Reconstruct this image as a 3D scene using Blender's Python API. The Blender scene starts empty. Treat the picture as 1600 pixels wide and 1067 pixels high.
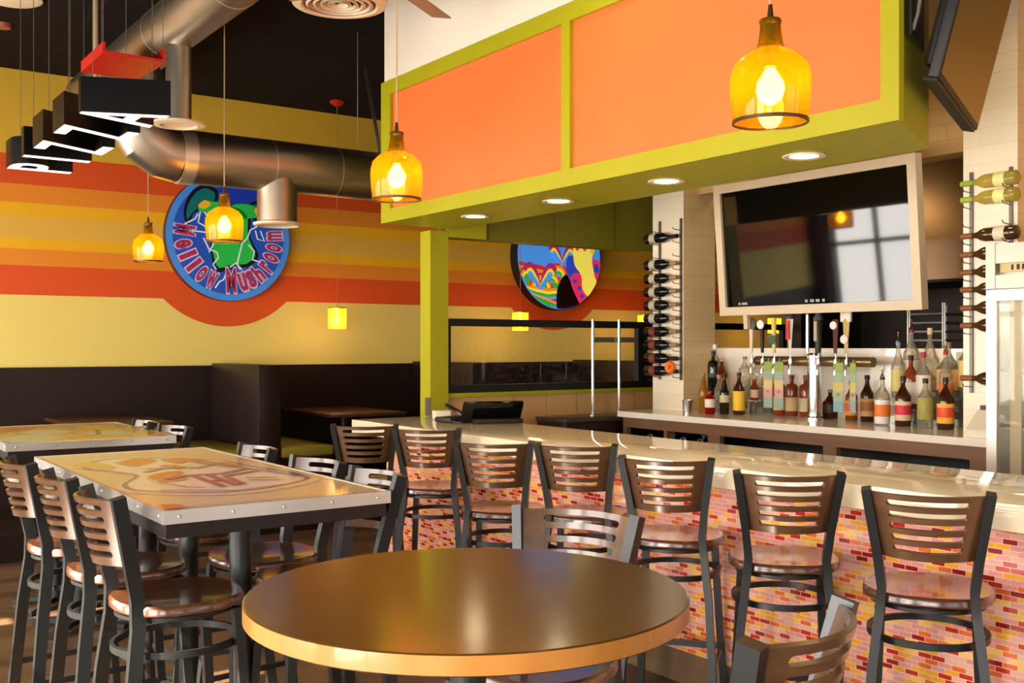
import bpy, bmesh, math, random
from mathutils import Vector, Matrix, Euler
random.seed(7)
C = bpy.context.scene.collection
PI = math.pi
# ------------------------------------------------------------------ materials
def lin(c):
    out = []
    for v in c[:3]:
        v = v / 255.0
        out.append(v / 12.92 if v <= 0.04045 else ((v + 0.055) / 1.055) ** 2.4)
    return (out[0], out[1], out[2], 1.0)
class NT:
    def __init__(s, name):
        s.m = bpy.data.materials.new(name); s.m.use_nodes = True
        s.t = s.m.node_tree; s.t.nodes.clear()
        s.out = s.n('ShaderNodeOutputMaterial')
    def n(s, typ, **kw):
        nd = s.t.nodes.new(typ)
        for k, v in kw.items(): setattr(nd, k, v)
        return nd
    def l(s, a, b): s.t.links.new(a, b)
    def math(s, op, a, b=None, clamp=False):
        nd = s.n('ShaderNodeMath', operation=op, use_clamp=clamp)
        for i, v in enumerate((a, b)):
            if v is None: continue
            if isinstance(v, (int, float)): nd.inputs[i].default_value = v
            else: s.l(v, nd.inputs[i])
        return nd.outputs[0]
    def mix(s, f, a, b):
        nd = s.n('ShaderNodeMix', data_type='RGBA')
        for i, v in ((0, f), (6, a), (7, b)):
            if isinstance(v, (int, float)): nd.inputs[i].default_value = v
            elif isinstance(v, tuple): nd.inputs[i].default_value = v
            else: s.l(v, nd.inputs[i])
        return nd.outputs[2]
    def obj(s): return s.n('ShaderNodeTexCoord').outputs['Object']
    def mapping(s, scale=(1, 1, 1), loc=(0, 0, 0), rot=(0, 0, 0)):
        mp = s.n('ShaderNodeMapping'); s.l(s.obj(), mp.inputs[0])
        mp.inputs['Scale'].default_value = scale; mp.inputs['Location'].default_value = loc
        mp.inputs['Rotation'].default_value = rot
        return mp.outputs[0]
    def noise(s, vec, scale, detail=3, rough=0.5):
        nd = s.n('ShaderNodeTexNoise'); s.l(vec, nd.inputs['Vector'])
        nd.inputs['Scale'].default_value = scale; nd.inputs['Detail'].default_value = detail
        nd.inputs['Roughness'].default_value = rough
        return nd.outputs[0]
    def bsdf(s, col, rough=0.5, metal=0.0, spec=0.5, coat=0.0, emis=None, estr=0.0, bump=None, bstr=0.1, trans=0.0, ior=1.45, coatr=0.05):
        b = s.n('ShaderNodeBsdfPrincipled')
        def put(k, v):
            if isinstance(v, (int, float, tuple)): b.inputs[k].default_value = v
            else: s.l(v, b.inputs[k])
        put('Base Color', col); put('Roughness', rough); put('Metallic', metal)
        put('Specular IOR Level', spec); put('Coat Weight', coat); put('Coat Roughness', coatr)
        put('Transmission Weight', trans); put('IOR', ior)
        if emis is not None: put('Emission Color', emis); put('Emission Strength', estr)
        if bump is not None:
            bp = s.n('ShaderNodeBump'); bp.inputs['Strength'].default_value = bstr
            bp.inputs['Distance'].default_value = 0.01
            s.l(bump, bp.inputs['Height']); s.l(bp.outputs[0], b.inputs['Normal'])
        s.b = b
        s.l(b.outputs[0], s.out.inputs[0])
        return s.m
def plain(name, c, rough=0.5, metal=0.0, var=0.06, scale=12.0, **kw):
    """a single colour with a little procedural unevenness"""
    t = NT(name); base = lin(c)
    nz = t.noise(t.mapping(), scale)
    k = t.math('ADD', t.math('MULTIPLY', nz, var * 2), 1 - var)
    vm = t.n('ShaderNodeVectorMath', operation='SCALE'); vm.inputs[0].default_value = base[:3]
    t.l(k, vm.inputs['Scale'])
    return t.bsdf(vm.outputs[0], rough, metal, **kw)
def wood(name, c1, c2, axis=0, scale=6.0, rough=0.35, coat=0.0, spec=0.5, stretch=0.08, **kw):
    t = NT(name); sc = [1, 1, 1]; sc[axis] = stretch
    v = t.mapping(tuple(sc))
    n1 = t.noise(v, scale * 4, 6, 0.65); n2 = t.noise(v, scale, 2)
    f = t.math('ADD', t.math('MULTIPLY', n1, 0.7), t.math('MULTIPLY', n2, 0.5))
    mr = t.n('ShaderNodeMapRange'); mr.inputs[1].default_value = 0.35; mr.inputs[2].default_value = 0.85
    t.l(f, mr.inputs[0])
    return t.bsdf(t.mix(mr.outputs[0], lin(c1), lin(c2)), rough, coat=coat, spec=spec, bump=n1, bstr=0.03, **kw)
def emit(name, c, strength):
    t = NT(name); e = t.n('ShaderNodeEmission')
    e.inputs[0].default_value = lin(c); e.inputs[1].default_value = strength
    t.l(e.outputs[0], t.out.inputs[0]); return t.m
def glassy(name, c, clear=0.7, rough=0.05, diff=0.3, gl=0.5, body=None):
    """thin tinted glass: see-through, mirror-like at grazing angles, a little body colour"""
    t = NT(name)
    tr = t.n('ShaderNodeBsdfTransparent'); tr.inputs[0].default_value = lin(c)
    g = t.n('ShaderNodeBsdfGlossy'); g.inputs['Roughness'].default_value = rough
    d = t.n('ShaderNodeBsdfDiffuse'); d.inputs[0].default_value = lin(body or c)
    tl = t.n('ShaderNodeBsdfTranslucent'); tl.inputs[0].default_value = lin(body or c)
    m0 = t.n('ShaderNodeMixShader'); m0.inputs[0].default_value = diff
    t.l(d.outputs[0], m0.inputs[1]); t.l(tl.outputs[0], m0.inputs[2])
    m1 = t.n('ShaderNodeMixShader')
    nz = t.noise(t.mapping(), 40.0); f = t.math('ADD', t.math('MULTIPLY', nz, 0.12), clear - 0.06)
    t.l(f, m1.inputs[0]); t.l(m0.outputs[0], m1.inputs[1]); t.l(tr.outputs[0], m1.inputs[2])
    lw = t.n('ShaderNodeLayerWeight'); lw.inputs[0].default_value = 0.35
    m2 = t.n('ShaderNodeMixShader'); t.l(t.math('MULTIPLY', lw.outputs['Fresnel'], gl), m2.inputs[0])
    t.l(m1.outputs[0], m2.inputs[1]); t.l(g.outputs[0], m2.inputs[2])
    t.l(m2.outputs[0], t.out.inputs[0]); return t.m

M = {}
M['stool_wood'] = wood('stool wood', (66, 42, 24), (108, 74, 46), 0, 5, 0.3, coat=1.0, coatr=0.2)
M['seat_wood'] = wood('seat wood', (58, 31, 16), (98, 57, 32), 0, 4, 0.25, coat=1.0, coatr=0.12)
M['frame'] = plain('black powder coat', (25, 26, 25), 0.36, 0.0, spec=0.6, scale=60)
M['black'] = plain('matt black', (14, 13, 12), 0.5)
M['black_gloss'] = plain('gloss black', (10, 10, 10), 0.12)
M['screen'] = plain('dark screen glass', (6, 6, 7), 0.04, spec=0.6)
M['white_gloss'] = plain('white quartz', (238, 228, 212), 0.1, var=0.03, scale=60, spec=0.6)
M['bar_top'] = plain('cream quartz top', (236, 216, 182), 0.07, var=0.03, scale=60, spec=0.7)
M['white_paint'] = plain('warm white paint', (232, 220, 198), 0.6, var=0.02)
M['cream_frame'] = plain('cream painted frame', (206, 184, 152), 0.4, var=0.02)
M['green'] = plain('lime green paint', (162, 156, 12), 0.45, var=0.02)
M['orange'] = plain('orange paint', (236, 110, 48), 0.55, var=0.02)
M['olive'] = plain('olive vinyl', (132, 122, 36), 0.5)
M['dark_wood'] = wood('dark panelling', (26, 15, 11), (38, 23, 17), 2, 3, 0.4, spec=0.35)
M['cab_wood'] = wood('cabinet wood', (108, 74, 48), (142, 100, 68), 1, 4, 0.45)
M['table_wood'] = wood('booth table wood', (56, 26, 14), (84, 42, 22), 0, 4, 0.4)
M['steel'] = plain('brushed steel', (196, 192, 184), 0.28, 1.0, var=0.05)
M['chrome'] = plain('chrome', (222, 220, 216), 0.12, 1.0, var=0.02)
M['galv'] = plain('galvanised duct', (172, 160, 142), 0.38, 1.0, var=0.14, scale=3)
M['galv_band'] = plain('duct band', (214, 206, 190), 0.4, 0.9)
M['alu'] = plain('aluminium edging', (214, 206, 194), 0.3, 0.85, var=0.05)
M['white_plastic'] = plain('white plastic', (224, 200, 166), 0.5, var=0.02)
M['red_metal'] = plain('red painted metal', (176, 26, 14), 0.4)
M['cord'] = plain('cord', (176, 150, 112), 0.6)
M['wire'] = plain('steel wire', (130, 120, 108), 0.4, 0.7)
M['bronze'] = plain('bronze rim', (104, 82, 50), 0.3, 0.8)
M['amber'] = glassy('amber glass', (252, 192, 60), 0.66, 0.06, 0.6, 0.5, body=(206, 132, 8))
M['amber_neck'] = glassy('amber glass neck', (206, 156, 40), 0.55, 0.06, 0.5, 0.6, body=(150, 110, 14))
M['bulb'] = emit('lamp bulb', (255, 222, 150), 90)
M['cube_shade'] = glassy('frosted amber shade', (250, 190, 70), 0.25, 0.1, 0.75, 0.3, body=(238, 176, 40))
M['bulb_small'] = emit('small lamp bulb', (255, 222, 150), 45)
M['down'] = emit('downlight lens', (255, 226, 180), 34)
M['sign_lit'] = emit('lit letter face', (255, 238, 222), 3.2)
M['pane'] = glassy('window glass', (250, 250, 250), 0.97, 0.01, 0.2, 0.25)
M['letter_black'] = plain('letter case black', (7, 6, 5), 0.35, spec=.25)
M['pane2'] = glassy('screen glass', (252, 252, 250), 1.0, 0.01, 0.2, 0.07)
M['fridge_steel'] = plain('fridge steel', (176, 166, 150), 0.42, 0.8)
M['glass'] = glassy('clear glass', (248, 248, 242), 0.95, 0.02, 0.3, 0.4)
M['tile_cream'] = None
M['grey'] = plain('grey metal', (110, 104, 96), 0.4, 0.6)
M['paper'] = plain('white paper', (232, 222, 204), 0.7)
M['fan'] = plain('fan blade', (138, 108, 78), 0.45)

def tile_mat(name, base, grout, w, h, axis_u, rough=0.2, var=0.05, off=0.5, gw=0.004, spec=0.5):
    """large tiles in running or stacked bond on a wall; axis_u = 0 (x) or 1 (y)"""
    t = NT(name); sep = t.n('ShaderNodeSeparateXYZ'); t.l(t.obj(), sep.inputs[0])
    u, v = sep.outputs[axis_u], sep.outputs[2]
    r = t.math('DIVIDE', v, h); row = t.math('FLOOR', r); fr = t.math('FRACT', r)
    sh = t.math('MULTIPLY', t.math('MODULO', row, 2.0), off)
    c = t.math('ADD', t.math('DIVIDE', u, w), sh); col = t.math('FLOOR', c); fc = t.math('FRACT', c)
    gu, gv = gw / w, gw / h
    m = t.math('MULTIPLY', t.math('GREATER_THAN', fc, gu), t.math('GREATER_THAN', fr, gv))
    cv = t.n('ShaderNodeCombineXYZ'); t.l(col, cv.inputs[0]); t.l(row, cv.inputs[1])
    wn = t.n('ShaderNodeTexWhiteNoise'); t.l(cv.outputs[0], wn.inputs[0])
    return t, m, wn.outputs[0], row, col
def big_tiles(name, base, grout, w, h, axis_u, rough=0.25, var=0.06, off=0.5, gw=0.004):
    t, m, wn, _, _ = tile_mat(name, base, grout, w, h, axis_u, off=off, gw=gw)
    k = t.math('ADD', t.math('MULTIPLY', wn, var), 1 - var / 2)
    vm = t.n('ShaderNodeVectorMath', operation='SCALE'); vm.inputs[0].default_value = lin(base)[:3]; t.l(k, vm.inputs['Scale'])
    return t.bsdf(t.mix(m, lin(grout), vm.outputs[0]), rough, bump=m, bstr=0.15)
M['tile_cream'] = big_tiles('cream wall tile shaded side', (232, 202, 152), (212, 182, 136), 0.6, 0.10, 0, 0.15)
M['tile_cream_lit'] = big_tiles('cream wall tile lit side', (242, 228, 202), (230, 214, 186), 0.6, 0.10, 1, 0.15)  # same pier tile, window-facing sides painted lighter, the other sides darker
M['tile_tan'] = big_tiles('tan wall tile', (206, 160, 104), (150, 108, 66), 0.305, 0.45, 0, 0.3, 0.08, off=0.0, gw=0.005)
# small glass mosaic on the bar front
t, m, wn, row, col = tile_mat('mosaic', None, None, 0.054, 0.0193, 1, gw=0.0026)
cr = t.n('ShaderNodeValToRGB'); cr.color_ramp.interpolation = 'CONSTANT'
els = [(0.0, (226, 150, 140)), (0.22, (232, 172, 150)), (0.36, (216, 146, 142)), (0.48, (238, 166, 50)), (0.64, (226, 104, 50)), (0.78, (192, 48, 34)), (0.88, (240, 190, 96)), (0.94, (150, 28, 30))]
while len(cr.color_ramp.elements) < len(els): cr.color_ramp.elements.new(0.5)
for e, (p, c) in zip(cr.color_ramp.elements, els): e.position = p; e.color = lin(c)
t.l(wn, cr.inputs[0])
M['mosaic'] = t.bsdf(t.mix(m, lin((238, 196, 160)), cr.outputs[0]), 0.12, spec=0.6, bump=m, bstr=0.2)
# planked floor
t = NT('plank floor'); sep = t.n('ShaderNodeSeparateXYZ'); t.l(t.obj(), sep.inputs[0])
rr = t.math('DIVIDE', sep.outputs[1], 0.14); row = t.math('FLOOR', rr); fr = t.math('FRACT', rr)
cc = t.math('ADD', t.math('DIVIDE', sep.outputs[0], 1.2), t.math('MULTIPLY', row, 0.37)); col = t.math('FLOOR', cc)
cv = t.n('ShaderNodeCombineXYZ'); t.l(row, cv.inputs[0]); t.l(col, cv.inputs[1])
wn = t.n('ShaderNodeTexWhiteNoise'); t.l(cv.outputs[0], wn.inputs[0])
gr = t.noise(t.mapping((0.8, 9, 1)), 6, 6, 0.65)
f = t.math('ADD', t.math('MULTIPLY', gr, 0.9), t.math('MULTIPLY', wn.outputs[0], 0.35))
mr = t.n('ShaderNodeMapRange'); mr.inputs[1].default_value = 0.3; mr.inputs[2].default_value = 0.95; t.l(f, mr.inputs[0])
cl = t.mix(mr.outputs[0], lin((62, 44, 31)), lin((116, 85, 60)))
gap = t.math('MULTIPLY', t.math('GREATER_THAN', fr, 0.03), t.math('GREATER_THAN', t.math('FRACT', cc), 0.004))
M['floor'] = t.bsdf(t.mix(gap, lin((36, 24, 16)), cl), t.math('ADD', t.math('MULTIPLY', gr, 0.25), 0.22), bump=gr, bstr=0.06)
# dark ceiling with tile lines
t = NT('dark ceiling'); sep = t.n('ShaderNodeSeparateXYZ'); t.l(t.obj(), sep.inputs[0])
a = t.math('GREATER_THAN', t.math('FRACT', t.math('DIVIDE', sep.outputs[0], 0.61)), 0.025)
b = t.math('GREATER_THAN', t.math('FRACT', t.math('DIVIDE', t.math('ADD', sep.outputs[1], 0.1), 0.61)), 0.025)
M['ceiling'] = t.bsdf(t.mix(t.math('MULTIPLY', a, b), lin((36, 24, 16)), lin((20, 14, 9))), 0.9, spec=0.15)
# striped back wall
SZ = 2.587; SIGNX = (3.50, 7.38)
t = NT('striped wall paint'); sep = t.n('ShaderNodeSeparateXYZ'); t.l(t.obj(), sep.inputs[0])
z = sep.outputs[2]; x = sep.outputs[0]
cr = t.n('ShaderNodeValToRGB'); cr.color_ramp.interpolation = 'CONSTANT'
Y0 = (234, 210, 112); RED = (220, 82, 22); ORG = (232, 138, 34); AMB = (240, 178, 18); TAN = (226, 176, 66)
st = [(0.0, Y0), (1.997, RED), (2.235, ORG), (2.385, AMB), (2.483, TAN), (2.664, AMB), (2.776, ORG), (2.927, RED), (3.176, (222, 178, 52))]  # top yellow is the lower paint, its weaker light put into the colour
while len(cr.color_ramp.elements) < len(st): cr.color_ramp.elements.new(0.5)
for e, (p, c) in zip(cr.color_ramp.elements, st): e.position = p / 4.0; e.color = lin(c)
t.l(t.math('DIVIDE', z, 4.0), cr.inputs[0])
msk = None
for sx in SIGNX:
    dx = t.math('SUBTRACT', x, sx); dz = t.math('SUBTRACT', z, SZ)
    d2 = t.math('ADD', t.math('MULTIPLY', dx, dx), t.math('MULTIPLY', dz, dz))
    k = t.math('MULTIPLY', t.math('LESS_THAN', d2, 0.836 ** 2), t.math('LESS_THAN', z, 2.2))
    msk = k if msk is None else t.math('MAXIMUM', msk, k)
M['stripes'] = t.bsdf(t.mix(msk, cr.outputs[0], lin(RED)), 0.6)
# round table top: amber stained wood with soft grain
M['round_top'] = wood('amber stained top', (74, 44, 8), (100, 64, 16), 0, 3, 0.3, coat=1.0, coatr=0.14, stretch=0.15)
M['round_edge'] = wood('golden edge', (166, 104, 42), (190, 128, 58), 2, 3, 0.3, coat=0.4)
M['table_top'] = plain('painted yellow table top', (224, 198, 150), 0.16, var=0.12, scale=2.2, spec=0.6)

# ------------------------------------------------------------------ geometry
class MB:
    def __init__(s): s.v, s.f, s.m = [], [], []
    def add(s, vf, mat=0, T=None):
        v, f = vf; o = len(s.v)
        s.v += [tuple(T @ Vector(p)) for p in v] if T is not None else [tuple(p) for p in v]
        for q in f: s.f.append([i + o for i in q]); s.m.append(mat)
        return s
    def build(s, name, mats, parent=None, smooth=35, link=True):
        me = bpy.data.meshes.new(name)
        me.from_pydata(s.v, [], s.f)
        if not isinstance(mats, (list, tuple)): mats = [mats]
        for mm in mats: me.materials.append(M[mm] if isinstance(mm, str) else mm)
        for p, i in zip(me.polygons, s.m): p.material_index = i
        bm = bmesh.new(); bm.from_mesh(me); bmesh.ops.remove_doubles(bm, verts=bm.verts, dist=1e-6)
        bmesh.ops.recalc_face_normals(bm, faces=bm.faces); bm.to_mesh(me); bm.free()
        if smooth:
            for p in me.polygons: p.use_smooth = True
            me.set_sharp_from_angle(angle=math.radians(smooth))
        o = bpy.data.objects.new(name, me); C.objects.link(o)
        if parent is not None: o.parent = parent
        return o
def box(x0, y0, z0, x1, y1, z1):
    v = [(x, y, z) for z in (z0, z1) for y in (y0, y1) for x in (x0, x1)]
    return v, [(0, 2, 3, 1), (4, 5, 7, 6), (0, 1, 5, 4), (2, 6, 7, 3), (0, 4, 6, 2), (1, 3, 7, 5)]
def rbox(x0, y0, z0, x1, y1, z1, r=0.005, seg=2):
    bm = bmesh.new(); v, f = box(x0, y0, z0, x1, y1, z1)
    bv = [bm.verts.new(p) for p in v]
    for q in f: bm.faces.new([bv[i] for i in q])
    bmesh.ops.recalc_face_normals(bm, faces=bm.faces)
    bmesh.ops.bevel(bm, geom=bm.edges[:], offset=r, segments=seg, affect='EDGES', profile=0.5)
    return take(bm)
def take(bm):
    bm.verts.ensure_lookup_table(); bm.verts.index_update()
    r = ([tuple(v.co) for v in bm.verts], [[v.index for v in f.verts] for f in bm.faces]); bm.free(); return r
def prism(poly, z0, z1):
    n = len(poly); v = [(p[0], p[1], z0) for p in poly] + [(p[0], p[1], z1) for p in poly]
    f = [list(range(n))[::-1], list(range(n, 2 * n))] + [[i, (i + 1) % n, n + (i + 1) % n, n + i] for i in range(n)]
    return v, f
def lathe(prof, n=24, cx=0, cy=0, cz=0):
    v, f = [], []; rings = []
    for r, z in prof:
        if r < 1e-6: rings.append([len(v)]); v.append((cx, cy, cz + z))
        else:
            rings.append(list(range(len(v), len(v) + n)))
            v += [(cx + r * math.cos(2 * PI * k / n), cy + r * math.sin(2 * PI * k / n), cz + z) for k in range(n)]
    for a, b in zip(rings, rings[1:]):
        if len(a) == 1 and len(b) == 1: continue
        for k in range(n):
            k2 = (k + 1) % n
            if len(a) == 1: f.append([a[0], b[k], b[k2]])
            elif len(b) == 1: f.append([a[k], a[k2], b[0]])
            else: f.append([a[k], a[k2], b[k2], b[k]])
    return v, f
def sweep(pts, prof, ref=(1, 0, 0), closed=False, caps=True):
    """push a closed 2-D profile along a path; ref gives the first profile axis"""
    pts = [Vector(p) for p in pts]; n = len(pts); k = len(prof); v, f = [], []
    for i, p in enumerate(pts):
        if closed: tg = pts[(i + 1) % n] - pts[i - 1]
        else: tg = pts[min(i + 1, n - 1)] - pts[max(i - 1, 0)]
        tg.normalize(); a = Vector(ref); a = a - tg * a.dot(tg)
        if a.length < 1e-4: a = tg.orthogonal()
        a.normalize(); b = tg.cross(a)
        v += [tuple(p + a * u + b * w) for u, w in prof]
    for i in range(n if closed else n - 1):
        j = (i + 1) % n
        for q in range(k):
            q2 = (q + 1) % k
            f.append([i * k + q, i * k + q2, j * k + q2, j * k + q])
    if caps and not closed:
        f.append(list(range(k))[::-1]); f.append(list(range((n - 1) * k, n * k)))
    return v, f
def circ(r, n=10): return [(r * math.cos(2 * PI * k / n), r * math.sin(2 * PI * k / n)) for k in range(n)]
def rect(a, b): return [(-a / 2, -b / 2), (a / 2, -b / 2), (a / 2, b / 2), (-a / 2, b / 2)]
def tube(pts, r, n=10, closed=False, ref=(0, 0, 1)): return sweep(pts, circ(r, n), ref, closed)
def cyl(p, q, r, n=16): return sweep([p, q], circ(r, n), (0.3, 0.5, 0.81))
def disc_y(cx, y, cz, r, n=64, th=0.0):
    v = [(cx + r * math.cos(2 * PI * k / n), y, cz + r * math.sin(2 * PI * k / n)) for k in range(n)]
    if th == 0: return v, [list(range(n))]
    return sweep([(cx, y, cz), (cx, y + th, cz)], circ(r, n), (1, 0, 0))
def poly_xy(pts, z): return [(p[0], p[1], z) for p in pts], [list(range(len(pts)))]
def poly_xz(pts, y): return [(p[0], y, p[1]) for p in pts], [list(range(len(pts)))]
def ribbon(pts, w):
    out_a, out_b = [], []
    for i, p in enumerate(pts):
        a = pts[max(i - 1, 0)]; b = pts[min(i + 1, len(pts) - 1)]
        d = math.hypot(b[0] - a[0], b[1] - a[1]) or 1; nx, ny = -(b[1] - a[1]) / d * w / 2, (b[0] - a[0]) / d * w / 2
        out_a.append((p[0] + nx, p[1] + ny)); out_b.append((p[0] - nx, p[1] - ny))
    return out_a, out_b
def ribbon_faces(pts, w, put):
    a, b = ribbon(pts, w); n = len(pts)
    return [put(p) for p in a] + [put(p) for p in b], [[i, i + 1, n + i + 1, n + i] for i in range(n - 1)]
def text_vf(body, extrude=0.0, offset=0.0):
    cu = bpy.data.curves.new('lettering', 'FONT'); cu.body = body; cu.extrude = extrude; cu.offset = offset
    cu.resolution_u = 4; cu.align_x = 'CENTER'
    o = bpy.data.objects.new('lettering', cu); C.objects.link(o); bpy.context.view_layer.update()
    me = bpy.data.meshes.new_from_object(o.evaluated_get(bpy.context.evaluated_depsgraph_get()))
    vf = ([tuple(v.co) for v in me.vertices], [list(p.vertices) for p in me.polygons])
    bpy.data.objects.remove(o); bpy.data.curves.remove(cu); bpy.data.meshes.remove(me)
    return vf
def bounds(v): return [(min(p[i] for p in v), max(p[i] for p in v)) for i in range(3)]
# ------------------------------------------------------------------ scene records
def tag(o, label, cat, group=None, kind=None):
    o['label'] = label; o['category'] = cat
    if group: o['group'] = group
    if kind: o['kind'] = kind
    return o
def thing(name, label, cat, loc=(0, 0, 0), rz=0.0, group=None):
    o = bpy.data.objects.new(name, None); C.objects.link(o); o.empty_display_size = 0.05
    o.location = loc; o.rotation_euler = (0, 0, rz)
    return tag(o, label, cat, group)
KIDS = {}
def kids(o):
    return [c for c in C.objects if c.parent == o]
def dup(root, loc, rz, label, group=None):
    def cp(o, par):
        c = o.copy(); C.objects.link(c)
        if par is not None: c.parent = par
        for ch in kids(o): cp(ch, c)
        return c
    src = list(kids(root)); r = root.copy(); C.objects.link(r)
    for ch in src: cp(ch, r)
    r.location = loc; r.rotation_euler = (0, 0, rz); r['label'] = label
    if group: r['group'] = group
    return r
def struct(name, vf, mat, label=None, smooth=0):
    mb = vf if isinstance(vf, MB) else MB().add(vf)
    o = mb.build(name, mat, smooth=smooth); o['kind'] = 'structure'
    if label: o['label'] = label
    return o

# ================================================================== ROOM SHELL
CEIL = 3.9
XL, XR, YF, YB = -1.2, 9.6, -2.5, 9.6
struct('floor', box(XL - .2, YF - .2, -0.1, 12.4, YB + .2, 0.0), 'floor', 'brown plank floor')
struct('ceiling', box(XL - .2, YF - .2, CEIL, 12.4, YB + .2, CEIL + 0.1), 'ceiling', 'black tiled ceiling')
struct('wall_back', box(XL - .2, YB, 0, 12.4, YB + 0.15, CEIL), 'stripes', 'yellow wall with red and orange stripes')
struct('trim_1', box(XL, YB - 0.03, 0.2, 12.2, YB - 0.002, 1.385), 'dark_wood', 'dark wainscot along the striped wall')
struct('floor_platform', box(XL, 8.26, 0.001, 12.2, YB - 0.031, 0.2), 'dark_wood', 'raised booth platform')
struct('wall_right', box(12.2, YF, 0, 12.35, YB, CEIL), 'dark_wood')
# window wall on the left: sill, head, piers and the windows
mb = MB().add(box(XL - .15, YF, 0, XL, YB, 0.35)).add(box(XL - .15, YF, 2.6, XL, YB, CEIL))
WY = [(-2.0, 0.1), (0.5, 2.0), (2.35, 4.9), (5.3, 7.4), (7.8, 9.4)]
ed = [YF] + [e for w in WY for e in w] + [YB]
for i in range(0, len(ed), 2): mb.add(box(XL - .15, ed[i], 0.35, XL, ed[i + 1], 2.6))
struct('wall_left', mb, plain('left wall paint', (96, 44, 34), 0.6))
mbw = MB().add(box(XL - .15, YF - .15, 0, 12.2, YF, 0.35)).add(box(XL - .15, YF - .15, 3.1, 12.2, YF, CEIL))
FX = [(-0.8, 1.6), (2.0, 4.4), (4.8, 7.0)]
ed = [XL - .15] + [e for w in FX for e in w] + [12.2]
for i in range(0, len(ed), 2): mbw.add(box(ed[i], YF - .15, 0.35, ed[i + 1], YF, 3.1))
struct('wall_front', mbw, plain('front wall paint', (170, 130, 80), 0.6))
wi = 1
def window(a, b, axis):
    global wi
    fr = MB(); z0, z1 = 0.35, (2.6 if axis == 'y' else 3.1); w = 0.06; zm = z1 - .7; g = MB()
    mids = [(a + b) / 2]
    def bx(u0, u1, za, zb, d=0.05):
        return box(XL - .1 - d / 2, u0, za, XL - .1 + d / 2, u1, zb) if axis == 'y' else box(u0, YF - .1 - d / 2, za, u1, YF - .1 + d / 2, zb)
    fr.add(bx(a, a + w, z0, z1)).add(bx(b - w, b, z0, z1)).add(bx(a + w, b - w, z0, z0 + w)).add(bx(a + w, b - w, z1 - w, z1))
    fr.add(bx(a + w, b - w, zm, zm + .06))
    for mm in mids: fr.add(bx(mm - .03, mm + .03, z0 + w, zm)); fr.add(bx(mm - .03, mm + .03, zm + .06, z1 - w))
    o = fr.build('window_%d' % wi, 'black', smooth=0); o['kind'] = 'structure'
    g.add(bx(a + w, b - w, z0 + w, z1 - w, 0.004))
    p = g.build('pane', 'pane', o, smooth=0)
    wi += 1
for a, b in WY: window(a, b, 'y')
for a, b in FX: window(a, b, 'x')

# soffit over the bar: green box, white drywall above, two orange panels in a green frame
SX, SXB, SYF, SYN = 3.38, 3.945, 6.26, 2.29
SZ0, SZ1 = 2.393, 3.339
plan = [(SX, SYF), (SX, SYN + .013), (SXB, 2.555), (SXB, SYF)]
struct('wall_soffit', prism(plan, SZ0, CEIL - .001), 'green', 'lime green soffit over the bar')
struct('wall_drywall', box(SX - .004, SYN + .02, SZ1 + .0, SX - .0002, SYF, CEIL - .002), 'white_paint', 'off-white drywall above the soffit')
mb = MB()
mb.add(box(SX - .03, SYN, SZ0, SX - .0003, SYF, 2.482)).add(box(SX - .03, SYN, 3.245, SX - .0003, SYF, SZ1))
mb.add(box(SX - .03, SYN, 2.482, SX - .0003, 2.368, 3.245)).add(box(SX - .03, 4.217, 2.482, SX - .0003, 4.287, 3.245)).add(box(SX - .03, 6.135, 2.482, SX - .0003, SYF, 3.245))
struct('trim_2', mb, 'green', 'lime green frame around the orange panels')
struct('wall_panel_far', box(SX - .006, 4.2872, 2.4822, SX - .0004, 6.1348, 3.2448), 'orange', 'orange panel at the far end of the soffit')
struct('wall_panel_near', box(SX - .006, 2.3682, 2.4822, SX - .0004, 4.2168, 3.2448), 'orange', 'orange panel at the near end of the soffit')
# partition at the far end of the bar: post, header, knee wall, glazed frame
PY = 6.42
struct('trim_3', box(3.82, PY - .02, 0, 3.97, PY + .12, 2.392), 'green', 'lime green post at the far end of the bar')
struct('trim_4', MB().add(box(3.80, PY - .024, 1.072, 3.8199, PY + .02, 1.2)).add(box(3.9701, PY - .024, 1.072, 3.985, PY + .0195, 1.2)), 'steel', 'steel corner guards on the green post')
mb = MB().add(box(3.971, PY + .02, 2.352, 8.6, PY + .12, CEIL - .001))
struct('wall_header', mb, big_tiles('olive header panels', (112, 106, 16), (60, 56, 10), 0.62, 4.2, 0, 0.5, 0.02, off=0.0, gw=0.006), 'olive green header above the opening')
struct('trim_5', box(3.972, PY - .02, 2.352, 4.30, PY + .0199, 2.47), 'green', 'short lime green beam beside the post')
struct('wall_partition', box(3.971, PY + .02, 0, 8.6, PY + .12, 1.194), 'tile_tan', 'knee wall of tan tiles')
struct('trim_6', box(3.972, PY + .0, 1.1945, 8.6, PY + .13, 1.224), 'green', 'olive ledge on the knee wall')
def glazing(name, x0, x1):
    f = MB(); z0, z1 = 1.2245, 1.768; y0, y1 = PY + .03, PY + .08
    f.add(box(x0, y0, z0, x1, y1, z0 + .055)).add(box(x0, y0, z1 - .055, x1, y1, z1)).add(box(x0, y0, z0 + .055, x0 + .05, y1, z1 - .055)).add(box(x1 - .05, y0, z0 + .055, x1, y1, z1 - .055))
    o = f.build(name, 'black', smooth=0); o['kind'] = 'structure'; o['label'] = 'black framed glass screen on the knee wall'
    MB().add(box(x0 + .05, y0 + .02, z0 + .055, x1 - .05, y0 + .026, z1 - .055)).build('pane', 'pane2', o, smooth=0)
glazing('window_20', 3.974, 5.90); glazing('window_21', 5.901, 7.7)
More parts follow.
